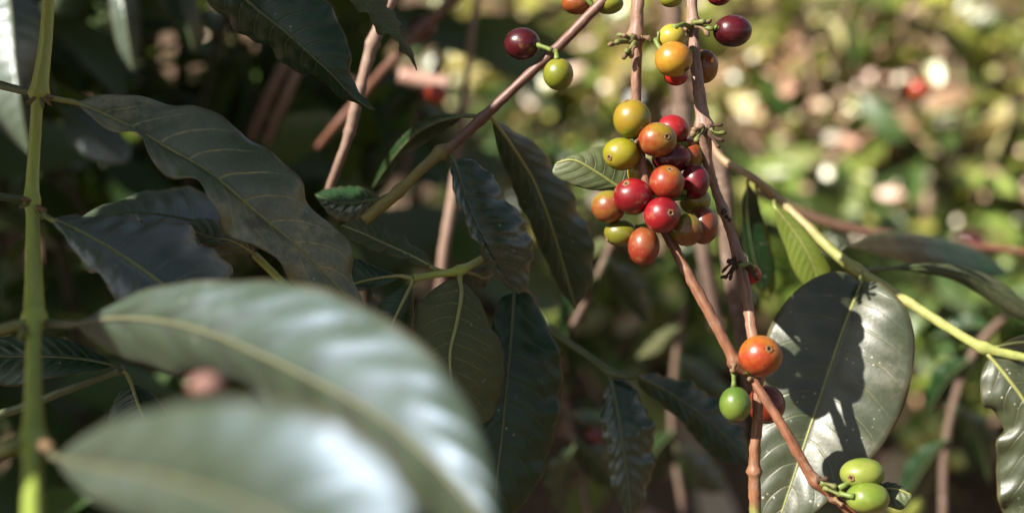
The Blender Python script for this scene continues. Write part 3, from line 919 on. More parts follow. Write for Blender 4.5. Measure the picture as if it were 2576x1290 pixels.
G = 'cherries of the ripening cluster'
SN = lambda y, dd=0.0: (1600 + max(0, (y - 280)) * .13 + max(0, y - 460) * .25, y, .603 + dd)
cherry(1589, 300, .596, 45, 47, YG, 'yellow-green cherry topmost in the ripening cluster', (-18, -44), SN(345), group=G)
cherry(1690, 328, .612, 41, 37, ((.175, .006, .008), (.13, .004, .006)), 'bright red cherry at the upper right of the cluster, behind an orange one', (20, -30, -1), SN(340), group=G)
cherry(1653, 352, .592, 46, 41, OB, 'orange-brown cherry with a dark navel just below the yellow-green topmost one', (20, -5), SN(350), group=G)
cherry(1563, 388, .597, 45, 39, ((.140, .1318, .0059), (.170, .1445, .0081)), 'lime-green cherry at the left side of the cluster beside the bare stem', (-30, 14), SN(352), ang=-.15, group=G)
cherry(1688, 399, .604, 46, 36, DR, 'dark red cherry in the cluster between two orange cherries', (36, 14), SN(380), group=G)
cherry(1733, 390, .616, 34, 40, OB, 'brownish orange cherry mostly hidden at the back of the cluster', None, SN(380), group=G)
cherry(1677, 460, .590, 42, 42, RO, 'salmon-orange cherry in the middle of the cluster with its navel up', (5, -31), SN(430), group=G)
cherry(1748, 457, .601, 34, 42, DR, 'dark red cherry at the right edge of the cluster', (22, -28, -1), SN(440), group=G)
cherry(1591, 494, .589, 47, 43, RD, 'shiny crimson cherry left of the stem in the cluster', (-18, -30), SN(480), group=G)
cherry(1531, 520, .598, 41, 39, YB, 'yellowish tan cherry leftmost in the cluster', (-30, 16, -1), SN(500), group=G)
cherry(1665, 541, .585, 44, 43, ((.165, .004, .007), (.10, .002, .005)), 'crimson cherry low in the cluster with its navel towards the viewer', (17, -4), SN(560), group=G)
cherry(1612, 432, .611, 33, 36, ((.250, .1785, .0135), (.250, .1615, .0135)), 'pale yellow cherry peeking out behind the stem inside the cluster', None, SN(450), group=G, mark=False)
cherry(1748, 505, .607, 37, 34, YG, 'yellow-green cherry at the right of the cluster below the dark red one', (25, 10, -1), SN(520), group=G, mark=False)
cherry(1562, 587, .602, 41, 32, ((.075, .0808, .0067), (.100, .0935, .0090)), 'shaded green cherry at the lower left of the cluster', (-34, 16), SN(560), ang=-.1, group=G)
cherry(1726, 578, .592, 40, 39, OL, 'olive and brown mottled cherry at the lower right of the cluster', (34, 10), SN(570), group=G)
cherry(1768, 567, .600, 36, 45, BR, 'rust-red cherry at the lower right corner of the cluster', (20, 20, -1), SN(560), group=G)
cherry(1619, 620, .594, 38, 47, ((.14, .035, .010), (.14, .016, .007)), 'rust-orange oval cherry hanging lowest in the cluster', (4, 44), SN(580), group=G)
G2 = 'cherries at the upper nodes'
cherry(1694, 150, .594, 45, 42, ((.250, .1530, .0113), (.250, .0935, .0090)), 'yellow-orange cherry with a black navel between the two hanging branches', (30, 26), (1650, 102, .60), group=G2)
cherry(1690, 94, .602, 33, 31, ((.210, .1785, .0180), (.250, .1913, .0225)), 'pale yellow-green cherry right above the yellow-orange one', None, (1740, 70, .612), group=G2)
cherry(1771, 168, .622, 33, 40, ((.150, .0595, .0067), (.110, .0255, .0045)), 'brownish cherry behind the pinkish branch near the top', (16, 20, -1), (1745, 90, .614), group=G2)
cherry(1700, 193, .606, 28, 22, ((.225, .0085, .0045), (.200, .0085, .0045)), 'small red cherry under the yellow-orange one', None, (1745, 120, .614), group=G2, mark=False)
cherry(1842, 79, .607, 46, 38, PU, 'glossy purple-black cherry on a green stalk at the top right', (40, 4, -1), (1798, 68, .603), group=G2, rough=.22)
G3 = 'cherries on the diagonal twig'
cherry(1313, 111, .640, 43, 38, PU, 'dark maroon cherry at the left of the diagonal twig', (-36, -6, -1), (1388, 128, .634), group=G3, rough=.25)
cherry(1404, 187, .632, 36, 38, ((.100, .1105, .0081), (.140, .1275, .0113)), 'green cherry hanging below the diagonal twig', (4, 34, -1), (1398, 128, .64), group=G3)
cherry(1452, 8, .642, 38, 28, ((.175, .0510, .0067), (.150, .0340, .0067)), 'rusty orange cherry at the top edge left of the diagonal twig', None, (1498, 22, .637), group=G3)
cherry(1530, 10, .640, 36, 25, ((.130, .1403, .0113), (.150, .1445, .0135)), 'green cherry at the top edge right of the diagonal twig', None, (1500, 20, .637), group=G3)
cherry(1687, -4, .615, 28, 22, ((.130, .1403, .0113), (.150, .1445, .0135)), 'green cherry cut by the top edge between the two branches', None, (1738, -20, .615), group=G2)
cherry(1808, -8, .615, 28, 22, DR, 'dark red cherry cut by the top edge right of the pinkish branch', None, (1742, -10, .615), group=G2)
G4 = 'cherries at the branch junction'
cherry(1912, 895, .582, 52, 49, ((.21, .075, .006), (.19, .020, .006)), 'large orange cherry where the two branches meet', (14, -20), (1880, 940, .596), group=G4)
cherry(1849, 1016, .590, 38, 42, ((.045, .085, .012), (.085, .12, .018)), 'green oval cherry hanging on a short stalk at the junction', (2, 41), (1846, 938, .592), group=G4)
cherry(1927, 1017, .615, 45, 46, ((.130, .0187, .0067), (.100, .0127, .0059)), 'dark red cherry behind the crossing branches below the orange one', (20, 30, -1), (1906, 955, .603), group=G4)
cherry(2169, 1190, .592, 53, 37, ((.085, .125, .014), (.145, .165, .03)), 'upper of two lime-green cherries at the end of the branch', (-36, 4), (2108, 1228, .586), ang=.05, group='pair of lime-green cherries')
cherry(2182, 1252, .586, 52, 38, ((.085, .125, .014), (.145, .165, .03)), 'lower of two lime-green cherries at the end of the branch', (40, 8, -1), (2112, 1240, .585), group='pair of lime-green cherries')
cherry(1888, 690, .630, 25, 24, ((.250, .0085, .0067), (.225, .0085, .0045)), 'small bright red cherry behind the blackened dry stalks', None, (1864, 668, .606), mark=False)
cherry(520, 968, .335, 44, 28, ((.13, .055, .045), (.2, .11, .09)), 'blurred pinkish red cherry caught between the two silvery leaves', None, None, mark=False, rough=.6)

# blurred cherries on twigs behind
G5 = 'blurred cherries in the background'


def bgcherry(px, py, d, r, cols, label):
    return cherry(px, py, d, r, r * .92, cols, label, None, None, group=G5, seg=(20, 14), mark=False)


bgcherry(1062, 72, 1.0, 31, PU, 'dark blurred cherry on the twig near the top edge')
bgcherry(762, 352, 1.2, 32, PU, 'dark blurred cherry in the shade left of the pale twig')
bgcherry(1098, 238, 1.1, 26, ((.250, .0255, .0090), (.225, .0213, .0067)), 'red blurred cherry under the bright pink spot')
bgcherry(2312, 226, 1.5, 27, ((.225, .0340, .0113), (.200, .0213, .0067)), 'red blurred cherry in the sunny background at upper right')
bgcherry(2440, 618, 1.5, 40, PU, 'larger of two dark blurred cherries at the right edge')
bgcherry(2398, 655, 1.5, 32, PU, 'smaller of two dark blurred cherries at the right edge')
bgcherry(1497, 1095, 1.0, 22, DR, 'small dark blurred cherry low in the centre left of the wavy leaf')
for (x, y, r, lab) in [(2298, 1108, 34, 'yellow-green blurred cherry right of the spotlit leaf'), (2352, 1082, 36, 'lighter blurred green cherry above the two behind the pair'),
                       (2402, 1158, 26, 'small blurred green cherry between the dark trunks at right'), (2280, 1270, 40, 'blurred green cherry at the bottom edge right of the pair')]:
    bgcherry(x, y, 1.5, r * .9, ((.20, .24, .04), (.24, .25, .06)), lab)

# ------------------------------------------------------------------ blurred twigs behind
GT = 'bare twigs in the background'


def twig(label, pts, mat, knots=(), name='twig'):
    r = thing(name, label, 'twig', P(*pts[-1][:3]), GT)
    stem('stem', r, pts, mat, seg=12, lump=.12, knots=knots)
    return r


twig('pale jointed twig behind the hanging olive leaf tip', [(1000, -40, .70, 15), (966, 40, .70, 15), (938, 108, .70, 16), (915, 190, .70, 14), (892, 280, .70, 15), (880, 330, .70, 13), (858, 395, .70, 12), (826, 480, .705, 11)], M_twig, [(938, 112, .25, 8), (880, 332, .3, 8)])
twig('blurred left twig of the parallel pair under the dark pointed leaf', [(740, 120, 1.2, 12), (690, 210, 1.2, 12), (630, 350, 1.22, 12)], M_twig)
twig('blurred right twig of the parallel pair under the dark pointed leaf', [(770, 130, 1.1, 12), (725, 230, 1.1, 12), (672, 360, 1.12, 12)], M_twig)
twig('blurred brown twig slanting behind the pale jointed twig', [(1200, -60, .96, 15), (1130, 10, .96, 14), (1060, 75, .96, 13), (985, 155, .96, 12), (920, 230, .98, 11), (850, 310, .98, 10), (800, 370, 1.0, 9)], M_twigred)
twig('thick blurred brown stem rising behind the two hanging branches', [(1680, -60, .95, 26), (1695, 60, .95, 26), (1708, 180, .95, 24), (1722, 330, .95, 22), (1740, 480, .95, 20), (1770, 640, .95, 18), (1800, 800, .96, 18)], M_trunk, name='stem_behind')
twig('mottled brown blurred stem close behind the pinkish branch', [(1800, 380, .78, 16), (1822, 480, .78, 19), (1828, 600, .78, 20), (1842, 720, .78, 20), (1868, 860, .78, 18), (1885, 980, .79, 16)], M_trunk, name='stem_behind')
twig('thin blurred upright twig behind the puckered leaf', [(1150, 430, .9, 14), (1135, 520, .9, 14), (1115, 640, .9, 14), (1100, 780, .9, 14)], M_twig)
twig('thin straight blurred twig near the top edge above the diagonal twig', [(1215, -60, 1.1, 9), (1190, 60, 1.1, 9), (1165, 260, 1.1, 9), (1150, 420, 1.1, 9)], M_twig)
twig('stub of bright pink twig caught by the sun near the top centre', [(1005, 190, 1.15, 20), (1060, 203, 1.15, 22), (1130, 216, 1.15, 21)], M_pink)
twig('dark blurred twig running to the right edge above the slanting branch', [(1900, 480, 1.0, 12), (2080, 560, 1.0, 12), (2300, 600, 1.0, 11), (2620, 640, 1.0, 10)], M_twigred)

# ------------------------------------------------------------------ ground and hillside
HB, HS = 1.75, .80


def hill_z(x, y):
    t = y - HB - .10 * math.sin(x * 1.3) - .10 * x * 0
    z = 0
    if t > 0:
        z = HS * min(t, 2.6)
        if t > 2.6:
            z += .22 * (min(t, 40) - 2.6)
    z += .06 * noise.noise(Vector((x * 1.1, y * 1.1, 0))) + .02 * noise.noise(Vector((x * 5, y * 5, 3)))
    return z


xs = [-400, -150, -60, -25, -12] + [-6 + .15 * i for i in range(81)] + [12, 25, 60, 150, 400]
ys = [-400, -100, -30, -10, -4] + [-2 + .15 * i for i in range(64)] + [10, 14, 20, 30, 42, 80, 200, 500]
gv, gf = [], []
for y in ys:
    for x in xs:
        gv.append(Vector((x, y, hill_z(x, y))))
nx_ = len(xs)
for j in range(len(ys) - 1):
    for i in range(nx_ - 1):
        a = j * nx_ + i
        gf.append((a, a + 1, a + nx_ + 1, a + nx_))
tag(link_mesh('hillside', gv, gf, soil_mat(), None, origin=Vector((0, 0, 0))), kind='structure', label='brown soil hillside rising behind the coffee plants')


# ------------------------------------------------------------------ leaf clumps
class Clump:
    def __init__(self):
        self.v, self.f, self.h = [], [], []

    def leaf(self, p, axis, nrm, L, wd, hue, fold=.25, droop=.2):
        """8-point leaf: axis along, nrm up"""
        axis = axis.normalized()
        s = axis.cross(nrm)
        if s.length < 1e-5:
            s = axis.orthogonal()
        s.normalize()
        n = s.cross(axis)
        b = len(self.v)
        for (t, w_) in ((0, .03), (.22, .72), (.5, 1.0), (.78, .66), (1.0, .02)):
            c = p + axis * (L * t) - n * (droop * L * t * t)
            hw = wd * .5 * w_
            self.v += [c + s * hw + n * hw * fold, c, c - s * hw + n * hw * fold]
            self.h += [hue] * 3
        for i in range(4):
            q = b + i * 3
            self.f += [(q, q + 1, q + 4, q + 3), (q + 1, q + 2, q + 5, q + 4)]

    def build(self, name, mat, parent=None, origin=None):
        return link_mesh(name, self.v, self.f, mat, parent, origin=origin, hue=self.h)


def rdir(rnd):
    while True:
        v = Vector((rnd.uniform(-1, 1), rnd.uniform(-1, 1), rnd.uniform(-1, 1)))
        if .05 < v.length < 1:
            return v.normalized()


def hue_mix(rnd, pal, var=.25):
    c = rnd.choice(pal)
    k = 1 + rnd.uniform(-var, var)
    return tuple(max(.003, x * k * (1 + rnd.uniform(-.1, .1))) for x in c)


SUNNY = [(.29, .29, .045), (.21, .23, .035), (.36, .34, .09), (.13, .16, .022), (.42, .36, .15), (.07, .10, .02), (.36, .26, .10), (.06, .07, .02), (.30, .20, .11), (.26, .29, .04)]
SHADY = [(.022, .055, .014), (.035, .075, .018), (.015, .038, .012), (.055, .10, .02), (.025, .05, .016)]  # dark greens; on the slope shrubs they stand in for shade
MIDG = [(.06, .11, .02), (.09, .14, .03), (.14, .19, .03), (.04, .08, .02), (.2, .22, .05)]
TAN = [(.481, .309, .202), (.557, .404, .278), (.295, .186, .109), (.186, .124, .078), (.650, .511, .387), (.433, .202, .124), (.387, .309, .138), (.109, .078, .048)]

rnd = random.Random(21)
# leaf litter on the slope
lit = Clump()
for i in range(3600):
    x = rnd.uniform(-2.2, 2.4)
    y = rnd.uniform(1.4, 4.8)
    if noise.noise(Vector((x * 3, y * 3, 2))) < rnd.uniform(-.7, .1) or (x < .12 and rnd.random() < .75):
        continue
    p = Vector((x, y, hill_z(x, y) + rnd.uniform(.004, .09)))
    n = (Vector((0, -HS, 1)).normalized() + rdir(rnd) * 1.1).normalized()
    L = rnd.choice([.04, .06, .09, .12, .15]) * rnd.uniform(.7, 1.3)
    lit.leaf(p, rdir(rnd), n, L, L * rnd.uniform(.35, .7), hue_mix(rnd, TAN, .4), rnd.uniform(-.4, .6), rnd.uniform(-.3, .5))
HV = (SUN - FW).normalized()


def bright(cl, lst):
    """pale leaves, many added in place of sun glints, turned to the light"""
    for (px, py, L, w_, col, tilt) in lst:
        q = on_slope(px, py) - FW * rnd.uniform(.30, .42)  # lifted off the slope so the added glint pieces stay sunlit
        ax = (RT * math.cos(R(tilt)) + UP * math.sin(R(tilt)))
        n = (HV + rdir(rnd) * .2).normalized()
        ax = (ax - n * ax.dot(n)).normalized()
        cl.leaf(q - ax * L * .5, ax, n, L, w_, col, .12, .08)


def on_slope(px, py):
    """ground point seen at a photo pixel"""
    d = 1.0
    while d < 30:
        q = P(px, py, d)
        if q.z < hill_z(q.x, q.y):
            return Vector((q.x, q.y, hill_z(q.x, q.y)))
        d += .02
    return q


WH, CR, PK, TN = (.55, .50, .40), (.46, .36, .21), (.50, .28, .19), (.34, .22, .13)
bright(lit, [(1980, 405, .03, .022, WH, 0), (1060, 25, .045, .035, CR, 30), (1145, 50, .03, .025, WH, 0), (1190, 200, .03, .016, WH, 80), (890, 455, .035, .02, (.6, .6, .66), 10), (1650, 30, .07, .05, CR, 10), (1360, 20, .035, .03, WH, 0),
             (1890, 290, .035, .03, PK, 0), (1850, 260, .03, .03, PK, 20), (1965, 320, .03, .02, PK, 0), (2000, 240, .03, .026, PK, 0), (2110, 510, .05, .022, PK, -10), (2200, 400, .03, .018, PK, -40), (2232, 440, .03, .022, PK, -40), (2040, 395, .05, .02, PK, -35),
             (2400, 60, .035, .03, WH, 0), (2380, 25, .04, .03, PK, 0), (2515, 100, .035, .035, CR, 0), (2240, 350, .035, .03, WH, 0), (2475, 585, .022, .02, CR, 0), (2510, 592, .022, .02, CR, 0), (1770, 670, .028, .022, WH, 80), (1632, 740, .035, .025, CR, 30), (1730, 800, .022, .018, PK, 0),
             (1560, 300, .035, .03, (.55, .55, .5), 60), (1480, 70, .04, .03, CR, 0), (1420, 260, .05, .035, TN, 20), (1330, 300, .05, .035, TN, 0), (1250, 180, .035, .03, PK, 0), (1690, 230, .03, .02, PK, 80), (1500, 520, .022, .02, WH, 0), (2420, 800, .032, .026, WH, 70), (2160, 330, .04, .03, PK, 0), (2060, 260, .05, .03, PK, 30),
             (2290, 690, .02, .02, CR, 0), (1930, 190, .06, .04, PK, 60), (1820, 200, .05, .03, CR, 40), (2440, 330, .05, .03, TN, -30), (2490, 370, .04, .02, PK, -30), (2350, 470, .05, .04, TN, 0), (2430, 520, .04, .03, TN, 0), (2060, 40, .04, .035, CR, 0), (1900, 70, .05, .04, CR, 0), (1560, 60, .06, .04, CR, 40)])
bright(lit, [(rnd.gauss(1950, 190), rnd.gauss(310, 110), rnd.uniform(.012, .026), rnd.uniform(.01, .02), rnd.choice([PK, PK, CR, TN, TN]), rnd.uniform(-60, 60)) for _ in range(46)]
       + [(rnd.uniform(1300, 2600), rnd.uniform(-20, 640), rnd.uniform(.012, .025), rnd.uniform(.01, .018), rnd.choice([PK, CR, TN, TN]), rnd.uniform(0, 180)) for _ in range(44)]
       + [(rnd.uniform(900, 2600), rnd.uniform(640, 1290), rnd.uniform(.010, .022), rnd.uniform(.01, .016), rnd.choice([PK, TN, TN, CR]), rnd.uniform(0, 180)) for _ in range(34)])
tag(lit.build('leaf_litter', M_litter, origin=Vector((0, 2, .5))), 'dry brown fallen leaves carpeting the sunlit slope behind', kind='stuff')
# low undergrowth
ung = Clump()
for i in range(2600):
    x = rnd.uniform(-2.2, 2.4)
    y = rnd.uniform(1.4, 4.8)
    if noise.noise(Vector((x * 2.2, y * 2.2, 7))) < rnd.uniform(-.2, .5):
        continue
    p = Vector((x, y, hill_z(x, y) + rnd.uniform(.02, .32)))
    n = (Vector((-.4, -.5, .7)) + rdir(rnd) * 1.2).normalized()
    L = rnd.choice([.04, .07, .10, .13]) * rnd.uniform(.7, 1.3)
    ung.leaf(p, rdir(rnd), n, L, L * rnd.uniform(.4, .65), hue_mix(rnd, SUNNY, .4), .3, .3)
LM, YL, PG = (.19, .27, .03), (.32, .31, .06), (.30, .32, .10)
bright(ung, [(2020, 190, .14, .035, YL, 75), (2110, 100, .10, .04, YL, 95), (2210, 240, .10, .03, YL, 115), (2245, 330, .05, .035, LM, 140), (2320, 300, .03, .03, YL, 0), (2400, 245, .03, .028, PG, 0), (2450, 190, .04, .035, YL, 0), (2265, 150, .04, .035, YL, 0), (2310, 95, .05, .03, PG, 0), (2500, 40, .08, .05, YL, 100),
             (2580, 60, .06, .04, PG, 90), (2580, 540, .05, .045, PG, 30), (2490, 540, .05, .03, PG, 0), (2200, 470, .035, .03, YL, -40), (2265, 500, .045, .03, LM, -50), (2120, 592, .035, .03, YL, 0), (2190, 590, .04, .022, YL, 10), (2355, 590, .06, .025, LM, -15), (2550, 480, .035, .03, YL, 0), (1470, 258, .028, .028, LM, 0), (1362, 282, .028, .028, YL, 0),
             (1280, 30, .07, .05, LM, 40), (1400, 60, .05, .04, LM, 0), (1330, 75, .05, .04, YL, 20), (2080, 200, .03, .03, LM, 90), (1880, 20, .06, .04, PG, 60), (1980, 80, .05, .04, PG, 20), (2160, 20, .05, .04, YL, 0), (2340, 640, .04, .03, LM, 0), (2520, 700, .06, .03, LM, -20), (2460, 660, .05, .03, YL, 0), (2350, 740, .04, .03, LM, 0),
             (1540, 800, .06, .03, TN, 20), (1460, 790, .07, .04, (.2, .18, .06), 20), (1450, 1170, .10, .06, (.16, .19, .04), 40), (1400, 1270, .08, .05, (.14, .17, .04), 20), (1690, 1240, .06, .04, (.14, .16, .04), 30), (2060, 330, .05, .02, YL, -20)])
bright(ung, [(rnd.uniform(1280, 2650), rnd.uniform(-20, 640), rnd.uniform(.014, .034), rnd.uniform(.013, .024), rnd.choice([LM, YL, YL, PG]), rnd.uniform(0, 180)) for _ in range(60)]
       + [(rnd.uniform(1950, 2650), rnd.uniform(640, 1290), rnd.uniform(.014, .04), rnd.uniform(.013, .024), rnd.choice([LM, YL]), rnd.uniform(0, 180)) for _ in range(40)])
tag(ung.build('undergrowth', M_folsun, origin=Vector((0, 2, .5))), 'sparse yellow-green undergrowth growing over the slope behind', kind='stuff')


# coffee shrubs on the slope: stems + crown of separate leaves
def shrub(label, base, h, rad, nleaf, L0, pal, mat, seed, nst=5, group='shrubs on the slope behind', bark=None, name='coffee_shrub', cat='shrub', lean=Vector((0, 0, 0))):
    rn = random.Random(seed)
    t = thing(name, label, cat, base, group)
    cl = Clump()
    for s_ in range(nst):
        an = rn.uniform(0, 6.28)
        top = base + Vector((math.cos(an) * rad * rn.uniform(.3, .95), math.sin(an) * rad * rn.uniform(.3, .95), h * rn.uniform(.65, 1))) + lean
        bend = Vector((rn.uniform(-1, 1), rn.uniform(-1, 1), .3)) * .08 * h
        W = bez(base + Vector((rn.uniform(-.02, .02), rn.uniform(-.02, .02), -.02)), top, bend, 12)
        r0 = .004 + .006 * h * rn.uniform(.6, 1.1)
        v, f, uv = tube_geo(W, [r0 * (1 - .75 * i / 11) for i in range(12)], 7, .1, seed)
        link_mesh('stem', v, f, bark or M_twig, t, uvs=uv)
        for q in range(nleaf // nst):
            k = rn.uniform(.25, 1.0)
            i = min(10, int(k * 11))
            p = W[i].lerp(W[i + 1], rn.random())
            side = rdir(rn)
            side.z *= .4
            side.normalize()
            p = p + side * rad * .55 * rn.random() ** .7
            ax = (side + Vector((0, 0, rn.uniform(-.6, .4))) + rdir(rn) * .5)
            n = (Vector((-.3, -.4, .9)) + rdir(rn) * .8).normalized()
            L = L0 * rn.uniform(.5, 1.25)
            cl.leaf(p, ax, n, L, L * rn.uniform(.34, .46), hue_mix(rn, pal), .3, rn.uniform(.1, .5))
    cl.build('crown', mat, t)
    return t


specs = [(2490, 455, .30, .16, 130, .07, SHADY, 'added shade-coloured shrub blurred in the middle of the bright right-hand background'), (2150, 655, .26, .16, 110, .06, SHADY, 'added shade-coloured low shrub far behind the slanting branch'),  # dark-leaved shrubs added here as shade gaps on the bright slope
         (1480, 690, .34, .2, 150, .07, SHADY, 'added shade-coloured shrub far behind the left side of the cluster'), (1230, 470, .30, .16, 110, .06, SHADY, 'added shade-coloured shrub far behind the diagonal twig'), (2300, 690, .24, .14, 100, .06, SHADY, 'added shade-coloured shrub far behind the drooping right-hand leaves'),
         (1850, 130, .24, .12, 80, .05, SHADY, 'added shade-coloured small shrub high on the slope right of the pinkish branch'), (2260, 140, .24, .12, 80, .05, SHADY, 'added shade-coloured small shrub high on the slope near the top right'),
         (1500, 560, .42, .22, 150, .11, SUNNY, 'sunlit shrub straight behind the cherry cluster'),
         (1900, 420, .40, .22, 150, .11, SUNNY, 'twiggy yellow-green shrub right of the two hanging branches'),
         (2150, 380, .40, .22, 150, .11, SUNNY, 'bright leafy shrub in the upper right background'),
         (2400, 330, .42, .25, 170, .11, SUNNY, 'bright shrub nearest the upper right corner'),
         (2560, 640, .42, .26, 170, .11, SUNNY, 'pale green shrub blurred at the right edge'),
         (2250, 760, .36, .24, 150, .11, MIDG, 'mid green shrub behind the slanting branch'),
         (1300, 330, .40, .25, 150, .11, SUNNY, 'sunlit shrub behind the diagonal twig'),
         (1680, 300, .40, .22, 130, .11, SUNNY, 'pale shrub behind the upper cherries'),
         (2000, 1000, .40, .26, 160, .11, MIDG, 'green shrub low behind the spotlit leaf'),
         (2420, 1150, .42, .28, 170, .11, MIDG, 'green shrub low in the right corner behind'),
         (1560, 1050, .40, .26, 150, .11, MIDG, 'dim green shrub low behind the wavy leaves'),
         (1150, 700, .42, .28, 170, .07, SHADY, 'dark shrub behind the small central twig'),
         (1750, 820, .34, .22, 130, .11, MIDG, 'dim shrub under the cherry cluster far behind')]
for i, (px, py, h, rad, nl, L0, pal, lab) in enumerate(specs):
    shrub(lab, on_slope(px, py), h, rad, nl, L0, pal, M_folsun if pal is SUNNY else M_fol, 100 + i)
# dry sticks lying about on the slope
for i in range(88):
    px, py = (rnd.uniform(1050, 2700), rnd.uniform(-60, 900)) if i % 2 else (rnd.gauss(2000, 260), rnd.gauss(400, 170))
    b = on_slope(px, py)
    dv = (RT * rnd.uniform(-.3, 1) + Vector((0, 0, 1)) * rnd.uniform(-.9, .9) + Vector((0, -.3, .2))).normalized()
    L = rnd.uniform(.3, .9)
    a = b + Vector((0, -rnd.uniform(.04, .18), rnd.uniform(.04, .13))) - dv * L * .5
    W = bez(a, a + dv * L, rdir(rnd) * L * .06, 8)
    r0 = rnd.choice([.003, .004, .005, .006, .008, .011, .016])
    v, f, uv = tube_geo(W, [r0 * (1 - .05 * k) for k in range(8)], 7, .12, i)
    o = link_mesh('dry_stick', v, f, M_stick if i % 3 else M_stickred, None, origin=b, uvs=uv)
    tag(o, 'dry pinkish brown stick blurred among the undergrowth of the sunlit slope', 'stick', 'dry sticks on the slope')

# ------------------------------------------------------------------ dark coffee plants at left, behind the shoot
GD = 'shaded coffee plants at left'
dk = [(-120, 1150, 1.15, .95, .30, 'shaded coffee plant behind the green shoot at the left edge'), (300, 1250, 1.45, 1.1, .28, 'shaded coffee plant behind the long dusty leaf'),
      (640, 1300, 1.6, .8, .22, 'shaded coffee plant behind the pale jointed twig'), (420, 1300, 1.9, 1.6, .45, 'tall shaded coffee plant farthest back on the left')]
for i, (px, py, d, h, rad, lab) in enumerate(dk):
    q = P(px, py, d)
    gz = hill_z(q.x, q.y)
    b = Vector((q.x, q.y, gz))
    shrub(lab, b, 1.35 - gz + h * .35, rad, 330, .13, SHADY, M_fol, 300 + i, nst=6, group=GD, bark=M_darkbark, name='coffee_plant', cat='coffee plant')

# blurred leafy sprays filling the dim middle below the cluster
GM = 'blurred leafy twigs below the cluster'


def spray(label, tw, leaves):
    t = thing('coffee_branch', label, 'leafy branch', P(*tw[0][:3]), GM)
    stem('stem', t, tw, M_trunk, lump=.06)
    for k, (mid, wu, wl, mat, d) in enumerate(leaves):
        m3 = spline([(*p, d + .02 * i) for i, p in enumerate(mid)], 7)
        (x0, y0), (x1, y1) = mid[0], mid[-1]
        L = math.hypot(x1 - x0, y1 - y0)
        nx, ny = (y1 - y0) / L, -(x1 - x0) / L
        up = [(p[0] + nx * wu * f, p[1] + ny * wu * f) for p, f in zip(m3[1:6], (.6, .95, 1, .8, .42))]
        lo = [(p[0] - nx * wl * f, p[1] - ny * wl * f) for p, f in zip(m3[1:6], (.6, .95, 1, .8, .42))]
        leaf(t, m3, up, lo, mat, M_ribdk, du=.015, dl=.005, arch=.05, corr=.0015, wave=.002, seed=60 + k, rr=(.9, .5), nu=30, nv=6)


spray('dim leafy twig blurred between the dark drooping leaf and the cluster', [(1560, 560, .95, 9), (1500, 700, .95, 9), (1440, 820, .95, 9)],
      [([(1500, 690), (1450, 760), (1420, 860)], 40, 45, M_leafdk, .93), ([(1520, 650), (1580, 720), (1640, 820)], 38, 42, M_leafdk, .94), ([(1540, 600), (1500, 640), (1440, 650)], 30, 32, M_leafund, .95), ([(1545, 600), (1600, 640), (1680, 660)], 28, 30, M_leafund, .96)])
spray('shaded leafy twig blurred below the crossing branches', [(1720, 760, 1.15, 9), (1700, 900, 1.15, 9), (1690, 1080, 1.15, 9), (1720, 1290, 1.15, 9)],
      [([(1700, 900), (1760, 960), (1840, 990)], 40, 45, M_leafdk, 1.13), ([(1695, 1080), (1640, 1150), (1600, 1260)], 45, 40, M_leafdk, 1.12), ([(1700, 1120), (1760, 1190), (1840, 1240)], 45, 45, M_leafgl, 1.13), ([(1710, 820), (1660, 880), (1600, 900)], 35, 36, M_leafund, 1.14)])
spray('shaded leafy twig blurred under the wavy leaf at the bottom edge', [(1420, 1010, 1.0, 9), (1450, 1140, 1.0, 9), (1480, 1300, 1.0, 9)],
      [([(1440, 1100), (1500, 1160), (1560, 1240)], 40, 42, M_leafdk, .98), ([(1445, 1120), (1410, 1190), (1400, 1290)], 42, 40, M_leafgl, .97), ([(1425, 1040), (1470, 1060), (1540, 1050)], 28, 30, M_leafdk, .99)])
spray('dark leafy twig blurred right of the spotlit leaf', [(2560, 760, 1.05, 10), (2440, 900, 1.05, 10), (2380, 1100, 1.05, 10), (2370, 1320, 1.05, 10)],
      [([(2440, 900), (2380, 960), (2330, 1040)], 40, 45, M_leafdk, 1.03), ([(2400, 1020), (2460, 1100), (2490, 1220)], 48, 50, M_leafdk, 1.04), ([(2380, 1100), (2320, 1180), (2260, 1290)], 45, 45, M_leafgl, 1.04), ([(2500, 830), (2440, 820), (2340, 850)], 34, 34, M_leafdk, 1.06)])
spray('dark drooping twig blurred left of the diagonal twig', [(1100, 160, 1.2, 9), (1040, 320, 1.2, 9), (1010, 480, 1.2, 9)],
      [([(1060, 260), (1110, 330), (1130, 430)], 38, 40, M_leafdk, 1.18), ([(1040, 320), (980, 380), (940, 470)], 36, 38, M_leafdk, 1.18), ([(1075, 220), (1010, 250), (950, 320)], 30, 34, M_leafdk, 1.2)])

# individual large blurred leaves with a blue sheen
bl = thing('coffee_branch', 'blurred branch with bluish sheened leaves in the upper left background', 'leafy branch', P(150, -120, .95))
stem('stem', bl, [(-200, -60, .92, 12), (20, -90, .93, 12), (200, -110, .95, 12), (480, -130, 1.0, 12), (700, -60, 1.05, 10)], M_twig)
leaf(bl, [(20, -40, .92), (30, 60, .90), (40, 180, .885), (55, 290, .88), (75, 390, .88)], [(100, 20), (125, 100), (110, 190), (90, 300)], [(-60, 20), (-80, 120), (-50, 230), (10, 330)], M_leafbl, M_ribdk, pet=[(15, -88, .93)], du=.05, dl=.02, corr=.002, seed=40, rr=(.9, .5))
leaf(bl, [(300, -60, .96), (310, 20, .95), (322, 90, .945), (335, 180, .945)], [(345, -20), (352, 50), (350, 120)], [(275, -20), (282, 60), (300, 130)], M_leafbl, M_ribdk, pet=[(298, -118, .96)], du=.03, dl=.01, corr=.002, seed=41, rr=(.9, .5))
